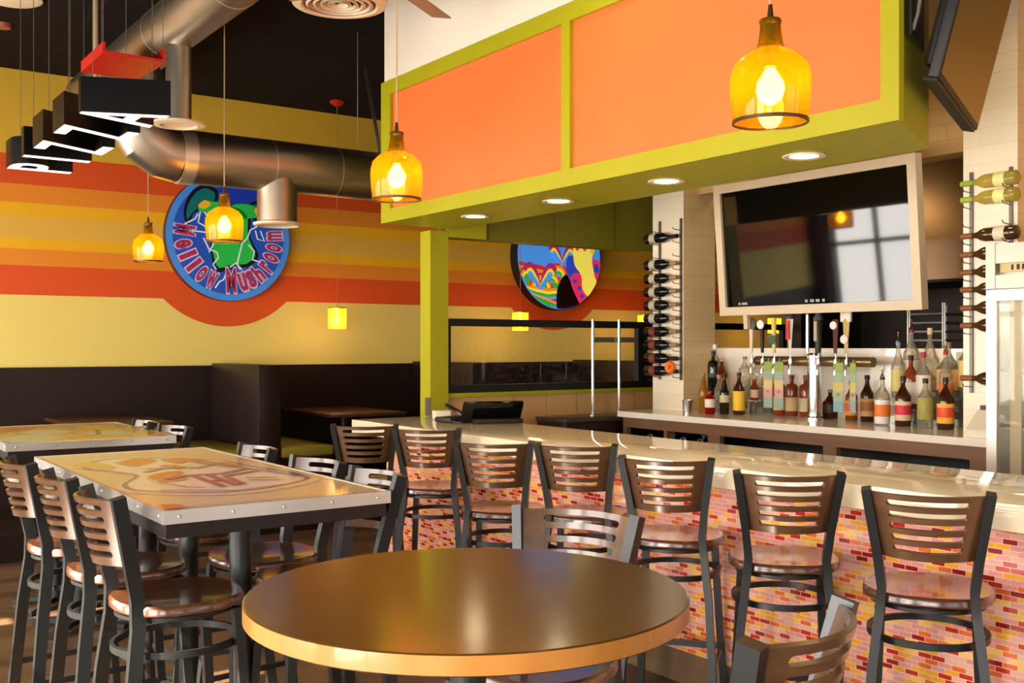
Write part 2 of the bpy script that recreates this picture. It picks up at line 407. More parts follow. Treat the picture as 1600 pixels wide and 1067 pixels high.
# tiled piers either side of the kitchen opening
PX = 5.6
def pier(name, y0, y1, label):
    mb = MB(); v, f = box(PX, y0, 0, 5.937, y1, CEIL - .001)
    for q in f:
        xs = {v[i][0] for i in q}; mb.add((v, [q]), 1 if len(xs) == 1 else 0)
    struct(name, mb, ['tile_cream', 'tile_cream_lit'], label)
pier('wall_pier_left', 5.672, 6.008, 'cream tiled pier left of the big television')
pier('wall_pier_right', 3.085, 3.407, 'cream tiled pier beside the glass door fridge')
struct('wall_over_opening', box(5.75, 3.4071, 2.72, 5.936, 5.6719, CEIL - .001), big_tiles('shaded cream header tile', (206, 168, 112), (176, 140, 92), 0.6, 0.10, 1), 'tiled wall above the kitchen opening')  # pier tile with the recess shade put into a tanner colour
struct('wall_backsplash', box(5.938, 3.09, 0, 6.05, 6.0, 1.552), 'white_gloss', 'white half wall behind the liquor bottles')
struct('wall_side', box(5.938, YF, 0, 6.05, 3.0849, CEIL - .001), plain('ochre wall', (222, 160, 74), 0.6), 'ochre wall behind the fridge')
KD = plain('kitchen dark steel', (44, 34, 28), 0.4, 0.3)
struct('wall_kitchen', box(8.6, -0.5, 0, 8.7, 6.9, CEIL - .001), KD, 'dark kitchen wall')
struct('wall_kitchen_end', box(6.051, -0.5, 0, 8.599, -0.4, CEIL - .001), KD)
struct('wall_kitchen_near', box(7.72, 6.3, 1.2242, 8.599, PY + .019, 2.9), KD)

# ================================================================== STOOLS
def seat_vf():
    bm = bmesh.new(); n = 40; rings = []
    def outline(s):
        r = []
        for k in range(n):
            a = 2 * PI * k / n; c, d = math.cos(a), math.sin(a); e = 2.5
            q = (abs(c) ** e + abs(d) ** e) ** (-1 / e)
            r.append((0.206 * s * q * c, 0.203 * s * q * d))
        return r
    for s, z in ((0.93, 0.733), (1.0, 0.742), (1.0, 0.762), (0.965, 0.771), (0.8, 0.769), (0.5, 0.762), (0.2, 0.759)):
        rings.append([bm.verts.new((x, y, z)) for x, y in outline(s)])
    for a, b in zip(rings, rings[1:]):
        for k in range(n): bm.faces.new((a[k], a[(k + 1) % n], b[(k + 1) % n], b[k]))
    bm.faces.new(rings[0][::-1]); bm.faces.new(rings[-1])
    return take(bm)
def back_vf():
    """curved wooden back with five round-ended slots"""
    zlo, zhi = 0.895, 1.104; nsl = 5; pitch = 0.0365; h = 0.0195; zc0 = 0.932
    hs, r = 0.68, 0.05       # slot half length and end radius as a share of the half width
    xs = sorted(set([-1 + 2 * i / 28 for i in range(29)] + [s * (hs - r * q) for s in (-1, 1) for q in (0, .12, .45, 1.0)]))
    bm = bmesh.new()
    def half(z): return 0.146 + (z - zlo) / (zhi - zlo) * 0.040
    def put(x, z):
        yb = -0.19 - (z - 0.895) * 0.26
        return (x * half(z), yb - 0.085 * (1 - x * x) + 0.014, z)
    cache = {}
    def vert(x, z):
        k = (round(x, 4), round(z, 5))
        if k not in cache: cache[k] = bm.verts.new(put(x, z))
        return cache[k]
    def brk(x):
        out = [zlo]
        ax = abs(x); q = (hs - ax) / r
        amp = 0.0 if q <= 1e-6 else (1.0 if q >= 1 else math.sqrt(1 - (1 - q) ** 2))
        for k in range(nsl):
            zc = zc0 + k * pitch; out += [zc - h / 2 * amp, zc + h / 2 * amp]
        return out + [zhi], amp
    for a, b in zip(xs, xs[1:]):
        A, aa = brk(a); B, ab = brk(b)
        for k in range(0, len(A) - 1, 2):
            q = [vert(a, A[k]), vert(b, B[k]), vert(b, B[k + 1]), vert(a, A[k + 1])]
            bm.faces.new(q)
    bmesh.ops.recalc_face_normals(bm, faces=bm.faces)
    bmesh.ops.solidify(bm, geom=bm.faces[:], thickness=0.012)
    return take(bm)
SEAT, BACK = seat_vf(), back_vf()
def make_stool(label, group):
    t = thing('bar_stool', label, 'stool', group=group)
    MB().add(SEAT).build('seat', 'seat_wood', t, 45)
    MB().add(BACK).build('backrest', 'stool_wood', t, 40)
    for s in (-1, 1):
        p = [(.20 * s, -.235, 0), (.168 * s, -.19, .52), (.146 * s, -.168, .70), (.138 * s, -.168, .79), (.150 * s, -.19, .90), (.183 * s, -.238, 1.115)]
        MB().add(sweep(p, rect(.029, .042), (1, 0, 0))).build('back_post', 'frame', t, 50)
        p = [(.19 * s, .2, 0), (.165 * s, .165, .40), (.15 * s, .145, .728)]
        MB().add(sweep(p, rect(.03, .03), (1, 0, 0))).build('leg', 'frame', t, 50)
    n = 36; ring = [(.174 * math.cos(2 * PI * k / n), .184 * math.sin(2 * PI * k / n), .723) for k in range(n)]
    MB().add(sweep(ring, rect(.012, .018), (0, 0, 1), closed=True)).build('seat_ring', 'frame', t, 50)
    ring = [(.188 * math.cos(2 * PI * k / n), .200 * math.sin(2 * PI * k / n), .615) for k in range(n)]
    MB().add(sweep(ring, rect(.022, .012), (0, 0, 1), closed=True)).build('brace_hoop', 'frame', t, 50)
    MB().add(sweep([(-.182, .185, .25), (.182, .185, .25)], rect(.022, .03), (0, 0, 1))).build('footrest', 'frame', t, 50)
    for s in (-1, 1):
        MB().add(sweep([(.178 * s, .18, .26), (.186 * s, -.21, .26)], rect(.02, .014), (0, 0, 1))).build('stretcher', 'frame', t, 50)
    return t
BARG, TBG = 'bar stools along the counter', 'bar stools at the tables'
STOOLS = [
 # middle of the back top, heading of the back (deg, its left to right), label
 (2.953, 1.917, -57.1, 'slotted wooden back bar stool nearest the glass door fridge, along the mosaic bar', BARG),
 (2.981, 2.488, -45.2, 'bar stool at the mosaic bar, second from the right hand end of the row', BARG),
 (2.961, 3.100, -53.1, 'bar stool at the mosaic bar, third from the right, just behind the round table', BARG),
 (3.030, 3.770, -50.2, 'bar stool at the mosaic bar, fourth from the right, above the round table rim', BARG),
 (2.795, 4.100, -46.0, 'bar stool at the mosaic bar, third from the far left end, set back a little', BARG),
 (2.950, 4.980, -43.6, 'bar stool at the mosaic bar, second from the far left end', BARG),
 (2.785, 5.405, -35.3, 'bar stool at the far left corner of the white bar counter', BARG),
 (1.811, 2.248, 113.5, 'bar stool behind the round table, its slotted back toward the bar', TBG),
 (1.399, 1.138, 15.2, 'cropped bar stool in the bottom right foreground, only its curved back rail in view', TBG),
 (0.805, 4.537, -88.0, 'bar stool on the left of the painted table, farthest away of three', TBG),
 (0.829, 3.959, -89.5, 'bar stool on the left of the painted table, the middle of three', TBG),
 (0.837, 3.405, -89.1, 'bar stool left of the painted table, nearest of three, whole seat showing', TBG),
 (1.798, 4.540, 89.5, 'bar stool right of the painted table, farthest of three, only its back top showing', TBG),
 (1.792, 3.881, 95.0, 'bar stool on the right of the painted table, the middle of three', TBG),
 (1.800, 3.393, 88.5, 'bar stool on the right of the painted table, nearest of three at its corner', TBG),
 (1.850, 6.500, 88.0, 'bar stool behind the far painted table, the left of its two bright back tops', TBG),
 (1.880, 5.985, 97.0, 'bar stool behind the far painted table, the right of its two bright back tops', TBG),
]
proto = None
for mx, my, ang, lab, grp in STOOLS:
    a = math.radians(ang); fx, fy = -math.sin(a), math.cos(a)
    loc = (mx + .238 * fx, my + .238 * fy, 0)
    if proto is None:
        proto = make_stool(lab, grp); proto.location = loc; proto.rotation_euler = (0, 0, a)
    else: dup(proto, loc, a, lab, grp)

# ================================================================== TABLES
def cross_base(r=0.30, z=0.03):
    mb = MB()
    for a in (PI / 4, 3 * PI / 4):
        c, s = math.cos(a) * r, math.sin(a) * r
        mb.add(sweep([(-c, -s, z * .5), (-c * .3, -s * .3, z + .012), (c * .3, s * .3, z + .012), (c, s, z * .5)], rect(.05, z), (-s, c, 0)))
    return mb
# round table
t = thing('round_table', 'round high table with glossy amber top in the foreground', 'table', (1.163, 1.799, 0))
n = 96; R = 0.4485
mb = MB().add(lathe([(0, 1.0695), (R - .004, 1.0695), (R, 1.067), (R, 1.034), (R - .004, 1.031), (0, 1.031)], n))
o = mb.build('table_top', ['round_top', 'round_edge'], t, 30)
for p in o.data.polygons:
    if abs(p.normal.z) < 0.5: p.material_index = 1
MB().add(lathe([(.0, .04), (.038, .04), (.038, 1.02), (.13, 1.022), (.13, 1.031), (0, 1.031)], 28)).build('pedestal', 'frame', t, 40)
MB().add(lathe([(0, 0), (.28, 0), (.28, .012), (.1, .035), (.04, .045), (0, .045)], 40)).build('base', 'frame', t, 40)
# painted tables
def painted_table(x0, x1, y0, y1, label, peds):
    t = thing('painted_table', label, 'table', ((x0 + x1) / 2, (y0 + y1) / 2, 0), 0, 'metal edged painted tables')
    hx, hy = (x1 - x0) / 2, (y1 - y0) / 2; Z = 1.07
    MB().add(box(-hx + .008, -hy + .008, Z - .035, hx - .008, hy - .008, Z - .002)).build('table_top', 'table_top', t, 0)
    mb = MB(); e = .012
    for q in (box(-hx, -hy, Z - .042, hx, -hy + e, Z), box(-hx, hy - e, Z - .042, hx, hy, Z), box(-hx, -hy + e, Z - .042, -hx + e, hy - e, Z), box(hx - e, -hy + e, Z - .042, hx, hy - e, Z)): mb.add(q)
    b = mb.build('edge_band', 'alu', t, 0)
    k = 9
    for i in range(k):
        yy = -hy + .05 + (2 * hy - .1) * i / (k - 1)
        for s in (-1, 1): MB().add(lathe([(0, .003), (.004, .0025), (.006, 0)], 8), 0, Matrix.Translation((s * hx, yy, Z - .02)) @ Matrix.Rotation(s * PI / 2, 4, 'Y')).build('screw', 'steel', b, 40)
    for i in range(5):
        xx = -hx + .05 + (2 * hx - .1) * i / 4
        for s in (-1, 1): MB().add(lathe([(0, .003), (.004, .0025), (.006, 0)], 8), 0, Matrix.Translation((xx, s * hy, Z - .02)) @ Matrix.Rotation(-s * PI / 2, 4, 'X')).build('screw', 'steel', b, 40)
    f = .012
    MB().add(box(-hx + f, -hy + f, Z - .088, hx - f, hy - f, Z - .0425)).build('apron', 'dark_wood', t, 0)
    for py in peds:
        mb = MB().add(lathe([(.0, .03), (.038, .03), (.038, .96), (.1, .962), (.1, .981), (0, .981)], 24))
        mb.build('pedestal', 'frame', t, 40).location = (0, py, 0)
        cross_base(.28).build('foot', 'frame', t, 40).location = (0, py, 0)
    return t
tA = painted_table(0.962, 1.740, 3.180, 5.088, 'long high table with a painted crest on its top, metal edge, nearer of two', (-.56, 0.0, .56))
tB = painted_table(0.968, 1.836, 5.83, 7.08, 'high table with a yellow painted top behind the other, farther of two', (-.3, .3))
def art(tab, layers):
    """painted shapes a hair above the top, in world plan coordinates"""
    names = []; mb = MB(); cx, cy = tab.location.x, tab.location.y
    for i, (kind, col, pts, w) in enumerate(layers):
        if col not in names: names.append(col)
        zz = 1.0692 + .00012 * i
        if kind == 'p': mb.add(poly_xy([(p[0] - cx, p[1] - cy) for p in pts], zz), names.index(col))
        else: mb.add(ribbon_faces([(p[0] - cx, p[1] - cy) for p in pts], w, lambda p: (p[0], p[1], zz)), names.index(col))
    mats = [plain('table paint %d %d %d' % c, c, 0.15, var=0.15, scale=25) for c in names]
    mb.build('painted_artwork', mats, tab, 0)
def blob(pts, k=6):
    """round off a polygon"""
    n = len(pts); out = []
    for i in range(n):
        p0, p1, p2, p3 = [pts[(i + j - 1) % n] for j in range(4)]
        for s in range(k):
            u = s / k
            out.append(tuple(0.5 * ((2 * p1[a]) + (-p0[a] + p2[a]) * u + (2 * p0[a] - 5 * p1[a] + 4 * p2[a] - p3[a]) * u * u + (-p0[a] + 3 * p1[a] - 3 * p2[a] + p3[a]) * u ** 3) for a in (0, 1)))
    return out
PALE, IVORY, OR, PUR, BRK, GRY, DOR, GLD = (232, 208, 164), (238, 222, 196), (214, 112, 46), (128, 104, 128), (178, 84, 64), (168, 148, 128), (214, 124, 50), (220, 180, 96)
ol = blob([(1.016, 4.575), (1.213, 4.868), (1.59, 4.601), (1.66, 4.139), (1.69, 3.629), (1.3, 3.405), (1.02, 3.602), (0.994, 3.825), (1.122, 4.11), (1.079, 4.328)])
def shrink(pts, k, c=(1.34, 4.1)): return [(c[0] + (p[0] - c[0]) * k, c[1] + (p[1] - c[1]) * k) for p in pts]
L = [('p', PALE, ol, 0), ('r', PUR, shrink(ol, .9) + shrink(ol, .9)[:1], .022), ('p', IVORY, shrink(ol, .86), 0),
     ('p', GLD, blob([(1.03, 4.62), (1.10, 4.72), (1.16, 4.5), (1.10, 4.35)]), 0)]
for b in ([(1.20, 4.60), (1.27, 4.70), (1.345, 4.74), (1.36, 4.60), (1.30, 4.50), (1.22, 4.44)], [(1.39, 4.60), (1.47, 4.66), (1.54, 4.52), (1.54, 4.40), (1.46, 4.47), (1.41, 4.42)], [(1.31, 4.37), (1.36, 4.40), (1.385, 4.29), (1.34, 4.25)], [(1.17, 4.05), (1.24, 4.14), (1.32, 4.15), (1.29, 4.02), (1.26, 3.90), (1.17, 3.89)], [(1.53, 4.38), (1.575, 4.36), (1.61, 4.20), (1.56, 4.22)]):
    m_ = (sum(p[0] for p in b) / len(b), sum(p[1] for p in b) / len(b))
    L.append(('p', (206, 186, 160), blob(shrink(b, 1.14, m_)), 0)); L.append(('p', OR, blob(b), 0)); L.append(('r', (228, 150, 92), [(m_[0] - .04, m_[1] - .05), m_, (m_[0] + .03, m_[1] + .06)], .008))
L += [('r', GRY, [(1.20, 4.20), (1.30, 4.30), (1.42, 4.22), (1.50, 4.30)], .03), ('r', GLD, [(1.22, 4.30), (1.36, 4.33), (1.44, 4.25)], .02),
      ('r', BRK, [(1.317, 3.972), (1.306, 3.604)], .028), ('r', BRK, [(1.374, 3.977), (1.352, 3.611)], .026), ('r', BRK, [(1.41, 3.90), (1.58, 3.99)], .03), ('r', BRK, [(1.409, 3.889), (1.385, 3.627)], .026),
      ('r', BRK, [(1.325, 3.78), (1.36, 3.79)], .03), ('r', PUR, [(1.20, 3.93), (1.30, 3.99), (1.43, 3.98), (1.56, 4.07)], .03), ('r', PUR, [(1.47, 4.42), (1.60, 4.0), (1.66, 3.66)], .02),
      ('r', GRY, [(1.46, 3.80), (1.56, 3.74)], .02), ('r', GRY, [(1.44, 3.72), (1.54, 3.66)], .02), ('r', OR, [(1.15, 3.86), (1.19, 3.66), (1.24, 3.62)], .012), ('r', PUR, [(1.09, 3.64), (1.30, 3.48), (1.5, 3.53)], .014),
      ('r', PUR, [(0.98, 3.205), (1.3, 3.203), (1.72, 3.205)], .008), ('p', DOR, blob([(0.98, 3.20), (1.03, 3.21), (1.04, 3.27), (0.99, 3.30)]), 0)]
art(tA, L)
TEAL = (196, 206, 164)
art(tB, [('p', GLD, blob([(1.0, 5.9), (1.0, 7.0), (1.78, 7.0), (1.8, 5.9)]), 0), ('p', TEAL, blob([(1.0, 5.92), (1.0, 6.2), (1.2, 6.35), (1.3, 6.1), (1.2, 5.93)]), 0),
         ('p', PALE, blob([(1.15, 6.5), (1.3, 6.7), (1.42, 6.5), (1.3, 6.3)]), 0), ('p', DOR, blob([(1.05, 6.7), (1.15, 6.95), (1.3, 6.85), (1.15, 6.62)]), 0), ('p', TEAL, blob([(1.45, 6.2), (1.6, 6.4), (1.7, 6.2), (1.55, 6.05)]), 0),
         ('r', (170, 130, 40), [(1.3, 6.0), (1.5, 6.15), (1.6, 6.6), (1.45, 6.85)], .03), ('p', (236, 190, 70), blob([(1.5, 6.7), (1.6, 6.9), (1.74, 6.7), (1.62, 6.5)]), 0)])

# ================================================================== BAR COUNTER
bx0, bx1, by0, by1 = 3.196, 3.94, 0.2, 6.39
t = thing('bar_counter', 'long bar counter with cream stone top and red orange mosaic front', 'bar', (3.446, 3.3, 0))
def loc(vf): return ([(p[0] - 3.446, p[1] - 3.3, p[2]) for p in vf[0]], vf[1])
MB().add(loc(rbox(bx0, by0, 0.98, bx1, by1, 1.07, .004))).build('countertop', 'bar_top', t, 40)
# the mosaic keeps world coordinates in its pattern through the parent's offset
MB().add(loc(box(3.446, by0 + .02, .155, bx1 - .05, by1 - .03, .979))).build('mosaic_front', 'mosaic', t, 0)
MB().add(loc(box(3.446, by0 + .02, 0.002, bx1 - .05, by1 - .03, .1548))).build('toe_kick', wood('toe kick wood', (96, 72, 48), (132, 104, 72), 1, 4, 0.5), t, 0)

# ================================================================== BACK BAR
t = thing('back_bar_cabinet', 'brown wooden back bar cabinet with open dark shelves', 'cabinet', (5.4, 4.45, 0))
def lc(vf): return ([(p[0] - 5.4, p[1] - 4.45, p[2]) for p in vf[0]], vf[1])
ops = [(5.487, 5.88), (5.053, 5.454), (4.093, 4.941), (3.139, 3.995)]
mb = MB()
mb.add(lc(box(5.22, 2.995, .96, 5.26, 5.925, 1.038))).add(lc(box(5.22, 2.995, .1, 5.26, 5.925, .18)))
es = [2.995] + sorted([e for o_ in ops for e in o_]) + [5.925]
for i in range(0, len(es), 2): mb.add(lc(box(5.22, es[i], .18, 5.26, es[i + 1], .96)))
mb.build('face_frame', 'cab_wood', t, 0)
MB().add(lc(box(5.56, 2.995, .1, 5.598, 5.925, 1.036))).add(lc(box(5.261, 2.995, .1, 5.559, 5.925, .13))).add(lc(box(5.261, 2.995, .13, 5.559, 3.01, 1.036))).add(lc(box(5.261, 5.91, .13, 5.559, 5.925, 1.036))).add(lc(box(5.261, 5.04, .13, 5.559, 5.06, 1.036))).build('carcass', 'black', t, 0)
MB().add(lc(box(5.262, 3.02, .70, 5.55, 5.03, .72))).add(lc(box(5.262, 5.07, .845, 5.55, 5.90, .862))).build('shelf', 'black', t, 0)
MB().add(lc(box(5.25, 2.995, 0.002, 5.59, 5.925, .0998))).build('plinth', 'black', t, 0)
mb = MB().add(prism([(5.17, 2.992), (5.5985, 2.992), (5.5985, 3.409), (5.935, 3.409), (5.935, 5.670), (5.5985, 5.670), (5.5985, 5.93), (5.17, 5.93)], 1.0385, 1.08))
tag(mb.build('back_counter', 'white_gloss', None, 0), 'white stone counter holding the liquor bottles', 'countertop')
t = thing('service_station', 'dark low cabinet left of the white back counter', 'cabinet', (5.1, 6.15, 0))
MB().add(rbox(-.38, -.17, 0.002, .49, .19, 1.0, .005)).build('body', 'dark_wood', t, 30)
MB().add(rbox(-.39, -.18, 1.0005, .49, .195, 1.035, .004)).build('top', plain('dark stone', (62, 50, 44), .3), t, 30)
t = thing('pole_rack', 'stainless rack of two upright poles on the dark cabinet', 'rack', (5.11, 6.15, 1.0352))
for px in (0, .265): MB().add(cyl((px, 0, 0), (px, 0, .735), .012)).build('pole', 'chrome', t, 40)
MB().add(box(.0, .013, .56, .48, .02, .6)).build('rail', 'grey', t, 0)
for px in (0, .265): MB().add(lathe([(0, 0), (.03, 0), (.03, .006), (.013, .01), (.013, .03), (0, .03)], 16, px, 0, .0)).build('flange', 'chrome', t, 40)

# ================================================================== BOOTHS
bench = None
labs = {3.34: 'dark high backed booth bench with olive seats, left of the first booth', 5.49: 'dark high backed booth bench near the green post', 7.64: 'dark booth bench seen through the glass screen'}
for bxx, lb in labs.items():
    loc_ = (bxx + .1, 9.0, 0.2)
    if bench is None:
        bench = thing('booth_bench', lb, 'booth', loc_, 0, 'booth benches on the striped wall')
        MB().add(rbox(-.1, -.59, .001, .1, .565, 1.205, .006)).build('back_panel', 'dark_wood', bench, 30)
        for s in (-1, 1):
            q = (-.6, -.101) if s < 0 else (.101, .6)
            MB().add(box(q[0] + .03 * (s < 0), -.56, .001, q[1] - .03 * (s > 0), .56, .405)).build('seat_base', 'dark_wood', bench, 0)
            MB().add(rbox(q[0], -.59, .4055, q[1], .56, .5, .025, 3)).build('cushion', 'olive', bench, 40)
    else: dup(bench, loc_, 0, lb)
bt = None
for bxx, lb in {2.265: 'brown booth table between the two left booth benches', 4.415: 'brown booth table under the square amber pendant left of the post', 6.565: 'booth table behind the glass screen'}.items():
    if bt is None:
        bt = thing('booth_table', lb, 'table', (bxx, 9.0, 0.2), 0, 'booth tables on the striped wall')
        MB().add(rbox(-.38, -.54, .73, .38, .565, .76, .006)).build('table_top', 'table_wood', bt, 30)
        MB().add(lathe([(0, .0008), (.25, .0008), (.25, .015), (.04, .04), (.04, .72), (.12, .729), (0, .729)], 24)).build('pedestal', 'frame', bt, 40)
    else: dup(bt, (bxx, 9.0, .2), 0, lb)

# ================================================================== ROUND WALL SIGNS
def sx_(a, r): return (r * math.cos(math.radians(a)), r * math.sin(math.radians(a)))
sg = thing('round_wall_sign', 'round blue sign with curved red lettering on the striped wall', 'sign', (3.50, YB - .002, SZ))
MB().add(disc_y(0, -.07, 0, .60, 96, .07)).build('sign_box', plain('sign edge brown', (78, 36, 26), .5), sg, 40)
cols = [(70, 142, 222), (36, 84, 190), (30, 60, 176), (40, 196, 76), (14, 18, 30), (18, 110, 110), (226, 240, 244), (244, 186, 30)]
mats = [plain('sign paint %d' % i, c, .35, var=.05, emis=lin(c), estr=.12) for i, c in enumerate(cols)]
mb = MB(); yy = -.0705
mb.add(disc_y(0, yy, 0, .597, 96), 0); mb.add(disc_y(0, yy - .0006, 0, .535, 96), 1)
mb.add(poly_xz(blob([(-.2, .3), (-.1, .46), (.25, .46), (.42, .25), (.3, .2), (0, .25)]), yy - .0010), 2)
for q, c, d in (([(-.42, .12), (-.43, .25), (-.36, .40), (-.25, .47), (-.13, .44), (-.12, .34), (-.22, .26), (-.34, .2), (-.38, .1)], 4, .0013),
                ([(-.40, .14), (-.40, .25), (-.33, .38), (-.24, .44), (-.15, .41), (-.15, .34), (-.24, .28), (-.34, .22)], 5, .0016),
                ([(.16, .30), (.28, .37), (.42, .36), (.46, .22), (.36, .14), (.2, .2)], 4, .0013), ([(.2, .3), (.3, .34), (.4, .33), (.42, .24), (.34, .18), (.22, .23)], 5, .0016),
                ([(-.19, .0), (-.17, -.22), (-.12, -.33), (.0, -.3), (.12, -.28), (.2, -.26), (.28, -.16), (.2, .02), (.2, .2), (.1, .3), (-.1, .3), (-.2, .2)], 4, .0019),
                ([(-.17, .0), (-.15, -.2), (-.1, -.29), (.0, -.26), (.12, -.25), (.18, -.23), (.25, -.15), (.18, .02), (.17, .2), (.08, .28), (-.08, .28), (-.17, .2)], 3, .0022),
                ([(-.3, .24), (-.2, .32), (-.02, .30), (-.02, .2), (-.2, .2)], 3, .0022), ([(.02, .2), (.02, .30), (.2, .32), (.32, .24), (.2, .19)], 3, .0022),
                ([(-.30, .27), (-.24, .33), (-.18, .30), (-.24, .25)], 7, .0026), ([(.24, .27), (.29, .31), (.34, .27), (.28, .22)], 7, .0026)):
    mb.add(poly_xz(blob(q), yy - d), c)
zig = [[(-.30, .2), (-.33, .15), (-.42, .1), (-.44, .05), (-.5, .0)], [(-.28, .22), (-.30, .12), (-.22, .08), (-.2, .03), (-.35, .04), (-.37, -.01)], [(-.24, .22), (-.18, .12), (-.19, .04), (-.13, .0), (-.17, -.1), (-.2, -.15)], [(-.25, -.02), (-.2, -.12), (-.12, -.15), (-.11, -.2), (-.16, -.26), (-.13, -.31)],
       [(.27, .12), (.2, .08), (.17, .0), (.12, -.05), (.07, -.25), (.12, -.3)], [(.18, -.06), (.24, -.12), (.22, -.2), (.3, -.22)], [(.25, .08), (.27, .0), (.34, -.02), (.3, .08)], [(-.02, -.3), (-.06, -.4), (-.1, -.42), (-.14, -.48)], [(.0, -.28), (.06, -.24), (.1, -.3)]]
for i, zg in enumerate(zig): mb.add(ribbon_faces(zg, .014, lambda p: (p[0], yy - .0030 - .0001 * i, p[1])), 6)
mb.build('painted_face', mats, sg, 0)
outl = MB(); fill = MB()
word = [('M', 174, .19, .10), ('e', 191, .15, .085), ('l', 205, .17, .05), ('l', 219, .17, .05), ('o', 233, .155, .08), ('w', 247, .155, .10), ('M', 272, .23, .11), ('u', 287, .17, .085), ('s', 298.5, .165, .085), ('h', 310.5, .175, .085), ('r', 324, .15, .07), ('o', 337, .155, .08), ('o', 350, .155, .08), ('m', 5, .15, .10)]
for ch, an, hh, ww in word:
    for off, dst, dy in ((.035, fill, .0046), (.085, outl, .0040)):
        vf = text_vf(ch, 0, off); b = bounds(text_vf(ch, 0, .035)[0])
        cx, cz = (b[0][0] + b[0][1]) / 2, (b[1][0] + b[1][1]) / 2
        sx, sz = .88 * ww / max(b[0][1] - b[0][0], .05), hh / (b[1][1] - b[1][0])
        rot = math.radians(an + 90); rr_ = .52 - hh / 2 - (.0 if ch != 'M' else .0)
        px, pz = sx_(an, rr_); v = []
        for p in vf[0]:
            u, w = (p[0] - cx) * sx, (p[1] - cz) * sz
            v.append((px + u * math.cos(rot) - w * math.sin(rot), yy - dy, pz + u * math.sin(rot) + w * math.cos(rot)))
        dst.add((v, vf[1]))
lm = [plain('letter outline', (214, 190, 226), .4, emis=lin((214, 190, 226)), estr=.1), plain('letter red', (168, 48, 84), .4, emis=lin((168, 48, 84)), estr=.1)]
lt = MB(); lt.add((outl.v, outl.f), 0); lt.add((fill.v, fill.f), 1)
lt.build('lettering', lm, sg, 0)

sg2 = thing('round_wall_sign', 'round lit sign with rainbow arcs seen above the glass screen, top cut by the header', 'sign', (7.38, YB - .002, SZ))
MB().add(disc_y(0, -.13, 0, .61, 96, .13)).build('sign_box', 'black', sg2, 40)
c2 = [(74, 150, 236), (206, 42, 46), (244, 138, 34), (250, 226, 60), (58, 168, 64), (98, 166, 214), (128, 52, 150), (30, 10, 10), (250, 232, 92), (232, 46, 92), (48, 70, 190), (250, 196, 30)]
m2 = [plain('light box paint %d' % i, c, .35, var=.04, emis=lin(c), estr=.55 if i != 7 else 0) for i, c in enumerate(c2)]
mb = MB(); y2 = -.1305; dd = [0]
def clip(pts, r=.595):
    out = []
    for p in pts:
        d = math.hypot(*p); out.append(p if d <= r else (p[0] * r / d, p[1] * r / d))
    return out
def put2(pts, c):
    dd[0] += .0003; mb.add(poly_xz(clip(pts), y2 - dd[0]), c)
mb.add(disc_y(0, y2, 0, .60, 96), 0)
def arc_hill(cx, cz, R0, seq, wd, a0=0, a1=180):
    r = R0
    for c in seq:
        if r <= 0.01: break
        put2([(cx + r * math.cos(math.radians(a0 + (a1 - a0) * k / 20)), cz + r * 1.0 * math.sin(math.radians(a0 + (a1 - a0) * k / 20))) for k in range(21)], c)
        r -= wd
put2([(-.6, -.07), (-.45, -.09), (-.3, -.1), (-.05, -.16), (.1, -.12), (.1, -.62), (-.6, -.62)], 1)
put2([(-.6, -.12), (-.45, -.13), (-.3, -.15), (-.05, -.2), (.1, -.17), (.1, -.62), (-.6, -.62)], 2)
put2([(-.6, -.15), (-.45, -.16), (-.3, -.2), (-.05, -.24), (.1, -.22), (.1, -.62), (-.6, -.62)], 4)
arc_hill(-.27, -.36, .17, (1, 2, 3, 4, 5, 6), .028); arc_hill(-.12, -.30, .13, (1, 2, 3, 4, 5), .026); arc_hill(-.03, -.22, .15, (1, 2, 3, 4, 5), .03); arc_hill(-.47, -.24, .12, (1, 2, 3, 4), .028)
for k, c in enumerate((2, 3, 4, 5, 6, 1, 2, 4)):
    zz = -.36 - .031 * k; put2([(-.55, zz - .02), (-.35, zz + .015), (-.18, zz - .01), (.02, zz + .01), (.02, -.62), (-.5, -.62)], c)
def petals(cx, cz, s):
    """a pair of drooping rainbow fronds"""
    for side in (-1, 1):
        for k, c in enumerate((6, 1, 3, 5, 0)):
            q = k * .034
            path = [(0, 0), (.03 + q * .2, .14 - q * .5), (.08 + q * .3, .26 - q), (.145, .325 - q * 1.1), (.21 - q * .3, .31 - q * 1.1), (.25 - q * .8, .24 - q * .7)]
            pts = [(cx + side * p[0] * s, cz + p[1] * s) for p in path]; fine = []
            for a, b in zip(pts, pts[1:]):
                for u in range(3): fine.append((a[0] + (b[0] - a[0]) * u / 3, a[1] + (b[1] - a[1]) * u / 3))
            fine.append(pts[-1]); fine = [fine[0]] + [tuple((fine[j - 1][m] + fine[j][m] + fine[j + 1][m]) / 3 for m in (0, 1)) for j in range(1, len(fine) - 1)] + [fine[-1]]
            dd[0] += .0003; yq = y2 - dd[0]
            mb.add(ribbon_faces(fine, .042 * s, lambda p: (p[0], yq, p[1])), c)
petals(-.29, -.38, .9); petals(.02, -.1, .75)
put2(blob([(-.02, -.64), (-.06, -.42), (.0, -.27), (.08, -.2), (.16, -.3), (.26, -.5), (.3, -.62)]), 7)
put2(blob([(.08, -.05), (.12, .02), (.22, .0), (.28, -.15), (.22, -.3), (.1, -.2)]), 10)
put2(blob([(.14, -.26), (.2, -.18), (.3, -.2), (.4, -.36), (.42, -.5), (.34, -.58), (.22, -.44)]), 9)
for p in ((.2, -.27), (.27, -.35), (.31, -.44)): put2(blob([(p[0] - .03, p[1]), (p[0], p[1] + .03), (p[0] + .04, p[1]), (p[0], p[1] - .03)]), 10)
